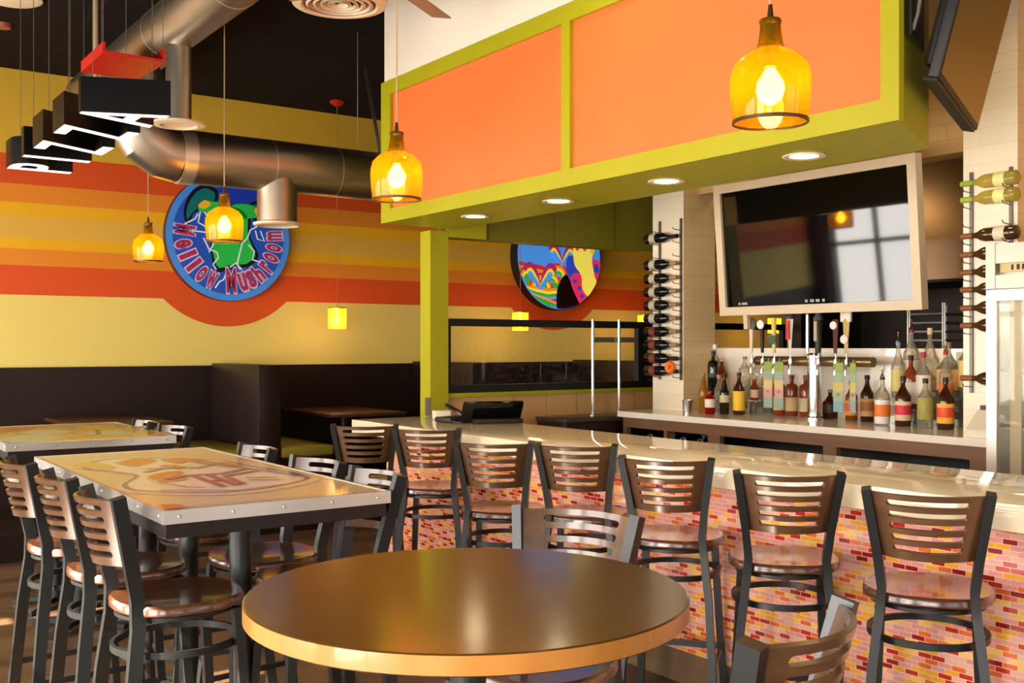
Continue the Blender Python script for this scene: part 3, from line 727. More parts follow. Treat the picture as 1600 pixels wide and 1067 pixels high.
put2(blob([(.46, -.06), (.5, .0), (.6, -.06), (.58, -.22), (.48, -.22)]), 9); put2(blob([(.49, -.08), (.55, -.06), (.57, -.15), (.5, -.16)]), 10)
put2(blob([(.16, .5), (.5, .5), (.5, .12), (.46, .0), (.5, -.2), (.53, -.28), (.44, -.45), (.32, -.36), (.3, -.2), (.2, -.08), (.18, .1)]), 8)
put2(blob([(.38, .45), (.54, .4), (.52, .14), (.45, .05), (.43, .2)]), 11)
for cx in (.24, .35): put2(blob([(cx - .035, .13), (cx, .18), (cx + .035, .13), (cx, .08)]), 9)
mb.build('painted_face', m2, sg2, 0)

# ================================================================== HANGING PIZZA LETTERS
letters = [('P', 6.645, 6.39, 'unlit-sided hanging letter P, farthest of the five lit letters'), ('I', 6.185, 6.115, 'hanging lit letter I between P and the double Z'), ('Z', 5.90, 5.625, 'hanging lit letter Z, the farther Z of the two'), ('Z', 5.425, 5.165, 'hanging lit letter Z, the nearer Z of the two'), ('A', 5.02, 4.70, 'hanging lit letter A in its black case, nearest the camera')]
letters[0] = ('P', 6.645, 6.39, 'hanging lit letter P in a black case, farthest of the five letters')
for ch, ya, yb, lb in letters:
    t = thing('channel_letter', lb, 'sign letter', ((1.105 + 1.455) / 2, (ya + yb) / 2, 2.6), 0, 'lit letters hanging from the ceiling')
    def glyph(ext, off, sc=1.0):
        b = bounds(text_vf(ch, 0, .02)[0]); vf = text_vf(ch, ext, off)
        cx, cy = (b[0][0] + b[0][1]) / 2, (b[1][0] + b[1][1]) / 2
        sx, sy = (ya - yb) / (b[0][1] - b[0][0]), .35 / (b[1][1] - b[1][0])
        return [(-(p[1] - cy) * sy, -(p[0] - cx) * sx, -p[2]) for p in vf[0]], vf[1]
    v, f = glyph(.0775, .02); MB().add((v, f), 0, Matrix.Translation((0, 0, .0785))).build('case', 'letter_black', t, 30)
    v, f = glyph(.0, .012); o = MB().add((v, f), 0, Matrix.Translation((0, 0, -.0008))).build('lit_face', 'sign_lit', t, 0)
    for dx in (-.12, .14): MB().add(cyl((dx, 0, .156), (dx, 0, CEIL - 2.6 - .001), .0018, 6)).build('hanging_wire', 'wire', t, 40)
t = thing('red_tray', 'red metal tray with upturned ends hanging above the letter A', 'bracket', (1.32, 5.0, 2.862))
MB().add(box(-.12, -.20, 0, .13, .20, .012)).add(box(-.132, -.20, 0, -.1201, .20, .05)).add(prism([(.1301, -.2), (.142, -.2), (.142, .0), (.1301, .0)], 0, .06)).add(box(-.12, .188, .0121, .13, .2, .05)).build('tray', 'red_metal', t, 0)
for dx, dy in ((-.126, -.18), (.136, -.18)): MB().add(cyl((dx, dy, .055), (dx, dy, CEIL - 2.862 - .001), .0018, 6)).build('hanging_wire', 'wire', t, 40)

# ================================================================== DUCTS
def duct_tube(pts, r, n=32): return sweep(pts, circ(r, n), (0.05, 0.07, 0.99))
# duct along the room
t = thing('round_duct', 'large galvanised round duct crossing the upper left toward the camera', 'duct', (2.08, 6.0, 3.6))
MB().add(sweep([(0, -5.0, 0), (0, 2.9, 0)], circ(.165, 36), (1, 0, 0))).build('duct_run', 'galv', t, 40)
for yy_ in (-1.6, -.4, .8): MB().add(sweep([(0, yy_, 0), (0, yy_ + .008, 0)], circ(.167, 36), (1, 0, 0))).build('seam_ring', 'galv_band', t, 40)
MB().add(cyl((0, .56, -.62), (0, .56, -.15), .078, 24)).build('branch', 'galv', t, 40)
MB().add(lathe([(0, .0), (.05, -.012), (.10, -.01), (.115, -.022), (.16, -.016), (.162, -.004), (.08, .006), (0, .006)], 40, 0, .56, -.63)).build('diffuser', 'white_plastic', t, 40)
mb = MB()
for yy_ in (-3.0, -.9, .9): mb.add(box(-.012, yy_, .16, .012, yy_ + .002, CEIL - 3.6 - .001))
mb.build('hanger_strap', 'galv_band', t, 0)
# duct along the back, ends in an elbow rising to the other duct
t = thing('round_duct', 'galvanised round duct running in front of the blue round sign', 'duct', (3.2, 7.0, 2.84))
MB().add(sweep([(-.98, 0, 0), (2.6, 0, 0)], circ(.18, 40), (0, 1, 0))).build('duct_run', 'galv', t, 40)
el = [(-.981, 0, 0), (-1.08, -.0, .015), (-1.20, -.0, .09), (-1.27, -.0, .20), (-1.29, .0, .36), (-1.29, .0, .58)]
MB().add(sweep(el, circ(.18, 40), (0, 1, 0))).build('elbow', 'galv', t, 20)
mb = MB().add(sweep([(-.99, 0, 0), (-.90, 0, 0)], circ(.185, 40), (0, 1, 0)))
mb.build('joint_band', 'galv_band', t, 40)
for xx in (-.35, .15, .75, 1.5): MB().add(sweep([(xx, 0, 0), (xx + .006, 0, 0)], circ(.1815, 40), (0, 1, 0))).build('seam_ring', 'galv_band', t, 40)
MB().add(cyl((-.285, -.01, -.395), (-.285, -.01, -.05), .14, 36)).build('branch', 'galv', t, 40)
MB().add(lathe([(0, .0), (.06, -.006), (.13, -.004), (.148, -.016), (.168, -.01), (.168, .004), (.14, .012), (0, .012)], 40, -.285, -.01, -.408)).build('diffuser', 'white_plastic', t, 40)
mb = MB().add(sweep([(.54, 0, .18), (.85, .84, CEIL - 2.84 - .001)], rect(.03, .003), (1, 0, 0))).add(cyl((.35, 0, .18), (.35, .0, CEIL - 2.84 - .001), .003, 6))
mb.build('hanger_strap', 'galv_band', t, 0)
tag(MB().add(cyl((1.59, 6.6, 3.16), (1.59, 6.6, CEIL - .001), .016, 12)).build('vertical_pipe', 'cord', None, 40), 'tan vertical pipe dropping from the ceiling behind the letters', 'pipe')
# big ceiling diffuser with rings
t = thing('ring_diffuser', 'large round cream air diffuser with concentric rings at the top edge', 'air diffuser', (2.60, 5.35, 3.5))
MB().add(lathe([(.265, 0), (.262, -.012), (.215, -.022), (.205, -.012), (.215, .0), (.19, .06), (.19, CEIL - 3.5 - .001), (.2, CEIL - 3.5 - .001), (.2, .06), (.265, .008)], 56)).build('housing', 'white_plastic', t, 40)
for i, r in enumerate((.175, .135, .095, .055)):
    MB().add(lathe([(r, -.024 + .004 * i), (r + .012, -.016), (r - .012, .03), (r - .02, .028), (r - .004, -.018)], 48)).build('ring', 'white_plastic', t, 40)
MB().add(lathe([(0, .05), (.19, .05), (.19, .055), (0, .055)], 40)).build('throat', 'black', t, 40)
mb = MB().add(box(-.19, -.006, .0, .19, .006, .03)).add(box(-.006, -.19, .0, .006, .19, .03)); mb.build('spider', 'black', t, 0)
# ceiling fan: only a blade tip shows
t = thing('ceiling_fan', 'ceiling fan with tan blades, one blade tip at the top edge', 'fan', (2.53, 4.63, 3.4))
MB().add(lathe([(0, -.05), (.07, -.045), (.1, 0), (.09, .06), (.03, .09), (.015, .1), (.015, CEIL - 3.4 - .04), (.06, CEIL - 3.4 - .03), (.06, CEIL - 3.4 - .001), (0, CEIL - 3.4 - .001)], 28)).build('motor', 'bronze', t, 40)
for k in range(4):
    a = math.radians(34) + k * PI / 2; T = Matrix.Rotation(a, 4, 'Z') @ Matrix.Rotation(math.radians(10), 4, 'X')
    MB().add(rbox(.12, -.06, -.004, .62, .06, .004, .003), 0, T).build('blade', 'fan', t, 40)
# discs on the ceiling
tag(MB().add(lathe([(0, -.03), (.17, -.03), (.19, -.02), (.19, -.0005), (0, -.0005)], 40, 1.30, 7.6, CEIL)).build('ceiling_speaker', 'white_plastic', None, 40), 'flat round cream disc on the black ceiling at the top left corner', 'ceiling speaker')
tag(MB().add(lathe([(0, -.035), (.05, -.03), (.06, -.0005), (0, -.0005)], 24, 1.36, 8.3, CEIL)).build('smoke_detector', plain('rust detector', (150, 80, 50), .5), None, 40), 'small brown round detector on the ceiling at the left edge', 'smoke detector')

# ================================================================== PENDANT LAMPS
def make_pendant(loc, label):
    t = thing('pendant_lamp', label, 'lamp', loc, 0, 'amber glass pendant lamps in a row')
    K = 1.15; MBK = lambda vf: MB().add(([(p[0] * K, p[1] * K, p[2] * K) for p in vf[0]], vf[1]))
    prof_o = [(.027, .262), (.029, .256), (.026, .248), (.027, .235), (.031, .205), (.036, .186)]
    prof_b = [(.036, .186), (.05, .180), (.075, .165), (.095, .142), (.1015, .118), (.1025, .095), (.100, .05), (.0945, .0)]
    MBK(lathe(prof_b, 40)).build('glass_shade', 'amber', t, 60)
    MBK(lathe(prof_o, 32)).build('glass_neck', 'amber_neck', t, 60)
    MBK(lathe([(.0935, .001), (.0965, .004), (.0965, -.004), (.0925, -.005)], 40)).build('rim', 'bronze', t, 60)
    MBK(lathe([(0, .30), (.005, .30), (.009, .265), (.024, .262), (.024, .256), (.012, .25), (.012, .175), (.018, .172), (.018, .14), (0, .138)], 20)).build('socket', 'bronze', t, 40)
    MBK(lathe([(0, .138), (.012, .136), (.02, .122), (.034, .098), (.036, .08), (.028, .058), (.012, .045), (0, .043)], 20)).build('bulb', 'bulb', t, 60)
    MB().add(cyl((0, 0, .345), (0, 0, CEIL - loc[2] - .02), .0038, 8)).build('cord', 'cord', t, 40)
    MB().add(lathe([(0, CEIL - loc[2] - .025), (.05, CEIL - loc[2] - .02), (.06, CEIL - loc[2] - .001), (0, CEIL - loc[2] - .001)], 24)).build('ceiling_canopy', 'bronze', t, 40)
    return t
PB = 2.228
pl = [((2.395, 2.067, PB), 'amber glass pendant lamp hanging large in front of the near orange panel'), ((2.289, 4.129, PB), 'amber glass pendant lamp at the left end of the green soffit'), ((2.323, 6.417, PB), 'amber glass pendant lamp in front of the round blue sign'), ((2.392, 8.292, PB), 'amber glass pendant lamp left of the round blue sign, farthest of the row')]
p0 = make_pendant(*pl[0])
for l_, lb in pl[1:]: dup(p0, l_, 0, lb)
def lamp(name, kind, loc, power, color, **kw):
    d = bpy.data.lights.new(name, kind); d.energy = power; d.color = color
    for k, v in kw.items(): setattr(d, k, v)
    o = bpy.data.objects.new(name, d); C.objects.link(o); o.location = loc
    return o
WARM = (1.0, .72, .40)
# square amber pendants over the booths
sp = None
for sxp, lb in ((4.39, 'small square amber pendant lamp left of the green post, over the first booth'), (6.54, 'small square amber pendant lamp in front of the black glass screen'), (8.34, 'small square amber pendant lamp glowing beside the wine bottles of the left pier'), (10.6, 'small square amber pendant lamp seen through the kitchen opening')):
    if sp is None:
        sp = thing('square_pendant', lb, 'lamp', (sxp, 9.08, 1.73), 0, 'square amber pendants over the booths')
        MB().add(lathe([(.082, 0), (.085, .001), (.087, .195), (.084, .195)], 28)).build('shade', 'cube_shade', sp, 40)
        MB().add(lathe([(0, .03), (.028, .045), (.036, .075), (.028, .105), (.014, .125), (.014, .195), (0, .195)], 18)).build('bulb', 'bulb_small', sp, 60)
        MB().add(lathe([(.0, .1955), (.088, .1955), (.088, .203), (0, .203)], 28)).build('cap', 'bronze', sp, 40)
        MB().add(cyl((0, 0, .2035), (0, 0, CEIL - 1.73 - .03), .004, 6)).build('cord', plain('orange cord', (176, 96, 50), .6), sp, 40)
        MB().add(lathe([(0, -.05), (.03, -.045), (.07, -.015), (.07, -.0005), (0, -.0005)], 24, 0, 0, CEIL - 1.73)).build('ceiling_canopy', 'red_metal', sp, 40)
    else: dup(sp, (sxp, 9.08, 1.73), 0, lb)
    lamp('booth_glow', 'POINT', (sxp, 9.08, 1.68), 3, WARM, shadow_soft_size=.08)
# downlights under the soffit
dl = None
for yy_, lb in ((5.555, 'recessed downlight in the soffit, farthest of four, nearest the green post'), (4.694, 'recessed downlight in the soffit, second from the far end'), (3.816, 'recessed downlight in the soffit, third from the far end'), (2.961, 'recessed downlight in the soffit, nearest of four, above the television')):
    if dl is None:
        dl = thing('recessed_downlight', lb, 'light', (3.648, yy_, SZ0 - .0006), 0, 'downlights under the soffit')
        MB().add(lathe([(.062, -.001), (.092, -.001), (.092, -.005), (.085, -.007), (.062, -.003)], 36)).build('trim_ring', 'white_plastic', dl, 40)
        MB().add(lathe([(0, -.002), (.0615, -.002), (.0615, -.0005), (0, -.0005)], 36)).build('lens', 'down', dl, 40)
    else: dup(dl, (3.648, yy_, SZ0 - .0006), 0, lb)
    o = lamp('downlight_beam', 'SPOT', (3.648, yy_, SZ0 - .02), 9, (1, .84, .62), spot_size=math.radians(110), spot_blend=.6, shadow_soft_size=.05)

# ================================================================== TELEVISIONS
# the big one over the back bar, leaning forward a little
t = thing('wall_television', 'big flat television with a cream frame over the liquor bottles', 'television', (5.45, 4.35, 1.78))
t.rotation_euler = (0, math.radians(-4.5), 0)
hw, hh = .79, .905; fwid = .058
mb = MB()
for q in (box(-.02, -hw, 0, .045, hw, fwid), box(-.02, -hw, hh - fwid, .045, hw, hh), box(-.02, -hw, fwid, .045, -hw + fwid, hh - fwid), box(-.02, hw - fwid, fwid, .045, hw, hh - fwid)): mb.add(q)
mb.build('frame', 'cream_frame', t, 0)
MB().add(box(.0, -hw + fwid + .0002, fwid + .0002, .03, hw - fwid - .0002, hh - fwid - .0002)).build('screen', 'screen', t, 0)
MB().add(box(.045, -hw + .1, .12, .09, hw - .1, hh - .12)).build('rear_cover', 'black', t, 0)
MB().add(box(.09, -.1, .3, .155, .1, .6)).build('wall_mount', 'grey', t, 0)
mb = MB()
for y_, w_ in ((.62, .02), (.575, .05)): mb.add(box(-.0009, y_ - w_ / 2, fwid + .012, -.0002, y_ + w_ / 2, fwid + .028))
for k, w_ in enumerate((.022, .03, .03, .02)): mb.add(box(-.0009, .05 - k * .045 - w_ / 2, fwid + .012, -.0002, .05 - k * .045 + w_ / 2, fwid + .03))
mb.build('bezel_marks', plain('pale print', (150, 150, 150), .5), t, 0)
mb = MB().add(box(.045, .60, -.10, .075, .635, .1)); mb.build('support_arm', 'cream_frame', t, 0)
# side television on the slanting end of the soffit
hd = math.radians(66); dirx = Vector((math.sin(hd), math.cos(hd), 0)); nrm = Vector((math.cos(hd), -math.sin(hd), 0))
t = thing('side_television', 'black television hung edge on at the end of the soffit, upper right', 'television', (3.96, 2.455, 2.555))
T = Matrix(((-dirx.x, nrm.x, 0), (-dirx.y, nrm.y, 0), (0, 0, 1)))     # local x along the screen, y out of it
t.rotation_euler = (T @ Matrix.Rotation(math.radians(-14), 3, 'X')).to_euler()
MB().add(rbox(-.55, -.012, 0, .55, .028, .64, .006)).build('casing', 'black', t, 30)
MB().add(box(-.53, .0282, .022, .53, .0292, .62)).build('screen', plain('brown reflecting screen', (16, 10, 8), .06, spec=.5), t, 0)
MB().add(rbox(-.5, -.05, .05, .5, -.0121, .55, .02)).build('rear_cover', 'black', t, 30)
MB().add(box(-.53, -.03, -.012, .53, .02, -.0005)).build('speaker_bar', 'black', t, 0)
t = thing('television_bracket', 'pale metal wall bracket left of the side television', 'bracket', (3.40, 2.29, 2.74))
t.rotation_euler = T.to_euler()
MB().add(sweep([(-.06, .012, .0), (-.06, .03, .06), (-.075, .045, .2), (-.06, .03, .34), (-.06, .012, .4)], rect(.03, .012), (1, 0, 0))).build('arm', 'steel', t, 40)
MB().add(box(-.3, .0, -.02, -.03, .011, .42)).build('plate', 'black', t, 0)

# ================================================================== BOTTLES
def bottle_vf(h, rb, rn=.013, sh=.62, base=.004, n=18, nk=.78):
    return lathe([(0, 0), (rb - base, 0), (rb, base), (rb, h * sh), (rb * .93, h * (sh + .03)), (rb * .7, h * (sh + .08)), (rn * 1.25, h * nk), (rn, h * (nk + .03)), (rn, h * .975)], n)
BM = {}
def bmat(kind):
    if kind in BM: return BM[kind]
    c = {'clear': (240, 234, 218), 'amber': (196, 124, 28), 'gold': (214, 160, 40), 'brown': (58, 22, 12), 'whiskey': (136, 56, 22), 'black': (14, 16, 14), 'green': (40, 60, 34), 'red': (206, 24, 34), 'limegreen': (70, 116, 40), 'pale': (216, 216, 196), 'yellowgreen': (236, 222, 120), 'olivebrown': (66, 42, 14)}[kind]
    if kind in ('clear', 'pale'): m = glassy('bottle ' + kind, c, .74, .04, .5, .6)
    elif kind in ('amber', 'gold', 'red', 'yellowgreen'): m = glassy('bottle ' + kind, c, .4, .05, .6, .6)
    else: m = plain('bottle ' + kind, c, .1, var=.1, spec=.7)
    BM[kind] = m; return m
PM = {}
def pm(c, rough=.5):
    if c not in PM: PM[c] = plain('label paint %d %d %d' % c, c, rough, var=.05, scale=40)
    return PM[c]
def bottle(loc, h, d, kind, labc, capc, label, sh=.62, group='liquor bottles on the back counter', capn='cap', lz=(.12, .5), band=None, rn=.013, cat='bottle', pour=False, rz=0.0):
    rb = d / 2; t = thing('liquor_bottle', label, cat, loc, rz, group)
    MB().add(bottle_vf(h, rb, rn, sh)).build('glass', bmat(kind), t, 50)
    if labc:
        b = MB().add(lathe([(rb + .0006, h * lz[0]), (rb + .0012, h * lz[0] + .001), (rb + .0012, h * lz[1] - .001), (rb + .0006, h * lz[1])], 18)).build('label', pm(labc), t, 50)
        if band:
            MB().add(lathe([(rb + .0014, h * (lz[0] + (lz[1] - lz[0]) * .30)), (rb + .002, h * (lz[0] + (lz[1] - lz[0]) * .33)), (rb + .002, h * (lz[0] + (lz[1] - lz[0]) * .78)), (rb + .0014, h * (lz[0] + (lz[1] - lz[0]) * .8))], 18)).build('label_picture', pm(band), b, 50)
    if pour:
        MB().add(lathe([(0, h * .96), (rn * 1.1, h * .96), (rn * 1.1, h), (.006, h + .012), (.004, h + .055), (0, h + .055)], 12)).build('pourer', 'chrome', t, 40)
        MB().add(lathe([(rn * 1.12, h * .93), (rn * 1.2, h * .935), (rn * 1.2, h * .975), (rn * 1.12, h * .98)], 12)).build('collar', pm(capc), t, 40)
    elif capc:
        MB().add(lathe([(0, h * .90), (rn * 1.25, h * .90), (rn * 1.25, h), (0, h)], 14)).build(capn, pm(capc), t, 40)
    return t
Zc = 1.0803
OC = (226, 120, 40)
rows = [
 # front row, left group
 (5.537, 5.405, 0, .30, .066, 'gold', None, None, 'slim open bottle of golden liquor at the left end of the counter', .55, {}),
 (5.464, 5.270, 0, .165, .07, 'red', (232, 214, 196), (180, 20, 24), 'short bottle of bright red syrup with a white label', .72, {'lz': (.3, .66)}),
 (5.539, 5.200, 0, .285, .068, 'black', (196, 184, 140), (30, 24, 20), 'black bottle with a small cream oval label', .55, {'lz': (.3, .48)}),
 (5.602, 5.120, 0, .30, .084, 'brown', (236, 186, 48), (60, 24, 14), 'brown liqueur bottle with a tall yellow label', .58, {'lz': (.1, .56)}),
 (5.70, 5.405, 0, .275, .07, 'clear', None, (226, 120, 60), 'clear bottle with an orange cap behind the golden one', .6, {}),
 (5.82, 4.83, 0, .285, .084, 'whiskey', (226, 200, 150), (120, 60, 30), 'square shouldered whiskey bottle with a cream label, left of the draft column', .7, {'lz': (.12, .45)}),
 (5.83, 4.72, 0, .285, .084, 'whiskey', (226, 206, 160), (150, 90, 60), 'second whiskey bottle with a cream label, closest to the draft column', .7, {'lz': (.12, .45)}),
 (5.82, 4.94, 0, .285, .084, 'whiskey', (214, 190, 140), (120, 60, 30), 'whiskey bottle behind the paper tap tags', .7, {'lz': (.12, .45)}),
 (5.80, 4.49, 0, .195, .102, 'brown', (60, 50, 34), (150, 120, 60), 'squat round whiskey bottle with a dark label, right of the draft column', .55, {'lz': (.2, .5)}),
 (5.80, 4.32, 0, .26, .078, 'amber', (238, 150, 60), (40, 30, 20), 'bottle with an orange fruit label behind the right hand tap tags', .6, {'band': (240, 90, 30)}),
 (5.76, 4.17, 0, .30, .084, 'brown', (206, 160, 100), (30, 20, 16), 'dark bottle with a tan label, fifth from the right in the front row', .6, {'band': (176, 108, 50)}),
 (5.60, 3.945, 0, .30, .09, 'clear', (226, 224, 226), (30, 40, 60), 'clear bottle with an orange picture over a blue label band', .62, {'band': OC, 'pour': True, 'lz': (.03, .52)}),
 (5.605, 3.803, 0, .305, .094, 'brown', (226, 190, 160), (40, 20, 16), 'dark bottle with a red berry label in the front row', .6, {'band': (206, 50, 60)}),
 (5.586, 3.640, 0, .295, .092, 'clear', (160, 152, 74), (48, 40, 26), 'clear bottle with an olive green label and golden liquor', .6, {'lz': (.18, .62)}),
 (5.595, 3.515, 0, .305, .095, 'brown', (240, 176, 60), (46, 24, 16), 'dark bottle with an orange peach label, rightmost of the front row', .6, {'band': (226, 80, 36)}),
 # raised rows on the left risers
 (5.86, 5.60, .14, .36, .10, 'clear', (236, 226, 214), (238, 236, 230), 'tall clear vodka bottle with a white cap, tallest at the left', .62, {'lz': (.3, .6)}),
 (5.83, 5.50, .10, .30, .088, 'amber', (222, 160, 60), (200, 170, 120), 'amber bottle standing behind the black one', .6, {}),
 (5.74, 5.50, .12, .33, .086, 'black', (60, 70, 60), (20, 20, 18), 'dark green square bottle at the back beside the left pier', .7, {'lz': (.4, .5)}),
 (5.86, 5.30, .20, .21, .088, 'clear', None, (176, 120, 80), 'clear round stoppered bottle on the riser, left of three', .55, {}),
 (5.86, 5.17, .20, .21, .088, 'clear', None, (176, 110, 70), 'clear round stoppered bottle on the riser, middle of three', .55, {}),
 (5.86, 5.04, .20, .21, .088, 'clear', None, (176, 110, 70), 'clear round stoppered bottle on the riser, right of three', .55, {}),
 (5.74, 5.10, .10, .15, .06, 'whiskey', (236, 200, 170), (150, 60, 40), 'tiny bottle with a cream label on the lower riser step', .6, {}),
 # raised rows on the right risers
 (5.80, 3.97, .16, .36, .085, 'clear', (220, 200, 120), (120, 140, 180), 'tall clear bottle with a pale blue collar and pourer', .55, {'pour': True}),
 (5.88, 3.93, .20, .40, .10, 'clear', (226, 210, 190), (150, 40, 20), 'tall clear bottle with a red collar behind the berry label bottle', .6, {'pour': True}),
 (5.74, 3.84, .10, .33, .088, 'whiskey', (222, 210, 190), (20, 18, 18), 'amber bottle with a black cap and grey label in the second row', .62, {'lz': (.1, .5)}),
 (5.88, 3.80, .20, .40, .11, 'clear', None, (226, 190, 140), 'tall clear long necked bottle with a cork', .5, {'capn': 'stopper'}),
 (5.75, 3.76, .10, .35, .086, 'clear', (236, 226, 210), (176, 26, 40), 'clear bottle with a tall red cap and white label', .62, {'lz': (.1, .6)}),
 (5.86, 3.66, .18, .33, .15, 'pale', (222, 170, 110), (140, 100, 70), 'big round pale bottle with a metal stopper', .5, {}),
 (5.75, 3.61, .10, .36, .08, 'clear', (226, 120, 70), (180, 40, 30), 'clear bottle with a red collar and orange seal', .6, {'pour': True, 'lz': (.3, .45)}),
 (5.87, 3.54, .16, .40, .11, 'clear', (236, 206, 130), (196, 24, 48), 'clear bottle with a bright red pourer cap and yellow label', .6, {'lz': (.2, .6)}),
 (5.87, 3.455, .14, .40, .075, 'limegreen', (226, 190, 90), (60, 30, 20), 'green bottle with a gold label beside the right pier', .6, {'lz': (.25, .6)}),
]
for X_, Y_, dz, h_, d_, kd, lc_, cp_, lb_, sh_, kw in rows:
    bottle((X_, Y_, Zc + dz), h_, d_, kd, lc_, cp_, lb_, sh_, **kw)
# little stands for the raised bottles so that each stands on its own step
def riser(name, label, steps):
    t = thing(name, label, 'riser', (steps[0][0], steps[0][2], Zc))
    for x0, x1, y0, y1, z in steps:
        o = MB().add(box(x0 - steps[0][0], y0 - steps[0][2], z - .008, x1 - steps[0][0], y1 - steps[0][2], z - .0004)).add(box(x0 - steps[0][0], y0 - steps[0][2], .0, x0 - steps[0][0] + .006, y1 - steps[0][2], z - .0081)).add(box(x1 - .006 - steps[0][0], y0 - steps[0][2], .0, x1 - steps[0][0], y1 - steps[0][2], z - .0081)).build('step', 'glass', t, 0)
riser('bottle_riser', 'clear stepped riser under the bottles left of the draft column', [(5.69, 5.79, 5.05, 5.155, .10), (5.80, 5.915, 4.985, 5.36, .20), (5.775, 5.895, 5.445, 5.545, .10), (5.80, 5.93, 5.548, 5.655, .14), (5.69, 5.774, 5.45, 5.55, .12)])
riser('bottle_riser', 'clear stepped riser under the bottles at the right of the back counter', [(5.69, 5.797, 3.555, 3.89, .10), (5.80, 5.93, 3.742, 3.99, .20), (5.745, 5.799, 3.92, 4.02, .16), (5.80, 5.93, 3.585, 3.741, .18), (5.80, 5.93, 3.498, 3.584, .16), (5.82, 5.93, 3.415, 3.497, .14)])
# wine bottles lying on the two racks
def wine(loc, rz, kind, labc, capc, label, group, h=.32):
    t = thing('wine_bottle', label, 'bottle', loc, 0, group)
    t.rotation_euler = (PI / 2 * (1 if rz > 0 else -1), 0, 0)
    d = .078
    MB().add(lathe([(0, 0), (.034, 0), (.039, .005), (.039, .185), (.034, .205), (.018, .235), (.0145, .25), (.0145, .305), (.016, .308), (.016, h - .002), (0, h)], 20)).build('glass', bmat(kind), t, 50)
    MB().add(lathe([(.0396, .06), (.0402, .062), (.0402, .122), (.0396, .124)], 20)).build('label', pm(labc), t, 50)
    MB().add(lathe([(.0152, .262), (.0156, .264), (.0166, h), (0, h + .001)], 16)).build('foil', pm(capc), t, 50)
    return t
G1 = 'wine bottles on the left pier rack'
ls = ['topmost wine bottle on the left pier rack, apart from the rest'] + ['wine bottle on the left pier rack, %s below the gap' % w for w in ('first', 'second', 'third', 'fourth', 'fifth', 'sixth', 'seventh', 'eighth')] + ['lowest wine bottle on the left pier rack, red foil label']
zl = [2.394, 2.191, 2.084, 1.982, 1.88, 1.778, 1.677, 1.575, 1.473, 1.376]
for i, (z_, lb) in enumerate(zip(zl, ls)):
    wine((5.545, 6.02, z_), 1, 'black', (186, 178, 158) if i < 6 else (120, 56, 48), (40, 24, 22) if i < 1 else ((170, 130, 90) if i < 8 else (60, 30, 28)), lb, G1, .335)
G2 = 'wine bottles on the right pier rack'
zr = [2.491, 2.399, 2.192, 2.086, 1.986, 1.887, 1.783, 1.684, 1.385]
rl = ['topmost pale white wine bottle on the right pier rack', 'second pale white wine bottle on the right pier rack', 'brown wine bottle with a white label on the right rack above the fridge'] + ['brown wine bottle neck left of the fridge, %s from the top of its run' % w for w in ('first', 'second', 'third', 'fourth', 'fifth')] + ['single brown wine bottle low on the right rack below a gap']
for i, (z_, lb) in enumerate(zip(zr, rl)):
    kd = 'yellowgreen' if i < 2 else 'olivebrown'
    w = wine((5.545, 3.055, z_), -1, kd, (236, 226, 150) if i < 2 else (232, 206, 180), (150, 170, 50) if i < 2 else (136, 78, 40), lb, G2, .33)
for y_, lb in ((5.69, 'wine bottle lying in the left opening of the back bar cabinet'), (5.35, 'wine bottle lying in the second cabinet opening, left of two caps'), (5.18, 'wine bottle lying in the second cabinet opening, right of two caps')):
    w_ = wine((5.555, y_, .9025), 1, 'black', (200, 190, 170), (206, 200, 190), lb, 'wine bottles in the back bar cabinet', .29)
    w_.rotation_euler = (0, -PI / 2, 0)
t = thing('steel_cup', 'small steel cup at the left end of the liquor counter', 'cup', (5.50, 5.53, Zc))
MB().add(lathe([(0, 0), (.03, 0), (.04, .09), (.037, .09), (.028, .006), (0, .006)], 24)).build('cup', 'steel', t, 40)
def rack(name, y0, y1, z0, z1, label, zs):
    t = thing(name, label, 'wine rack', (PX - .0008, (y0 + y1) / 2, z0)); c = (y0 + y1) / 2
    for y_ in (y0, y1): MB().add(box(-.014, y_ - c - .009, 0, -.0002, y_ - c + .009, z1 - z0)).build('upright', 'grey', t, 0)
    for i, z_ in enumerate(zs):
        for y_, r in ((y0, .041), (y1, .019)):
            p = [(-.0142, y_ - c, z_ - z0 - .05), (-.05, y_ - c, z_ - z0 - .047), (-.085, y_ - c, z_ - z0 - .045), (-.098, y_ - c, z_ - z0 - .03)]
            MB().add(tube(p, .003, 6, ref=(0, 1, 0))).build('hook', 'bronze', t, 40)
rack('wine_rack', 5.69, 5.92, 1.31, 2.53, 'wall wine rack of two uprights on the left tiled pier', zl + [2.29, 2.49])
rack('wine_rack', 3.118, 3.352, 1.30, 2.56, 'wall wine rack of two uprights on the right tiled pier', zr + [2.29])
t = thing('orange_flower', 'small orange paper flower by the lowest bottles of the left rack', 'flower', (5.43, 5.64, 1.41))
mb = MB()
for k in range(7):
    a = 2 * PI * k / 7; mb.add(lathe([(0, 0), (.02, .004), (.028, .016), (.02, .03), (0, .034)], 8), 0, Matrix.Rotation(a, 4, 'X') @ Matrix.Translation((0, 0, .012)) @ Matrix.Rotation(.3, 4, 'Y'))
mb.build('petals', pm((240, 120, 24)), t, 50)
MB().add(tube([(0, 0, -.005), (.06, .02, -.03), (.155, .035, -.05)], .003, 6)).build('stem', pm((60, 80, 30)), t, 40)

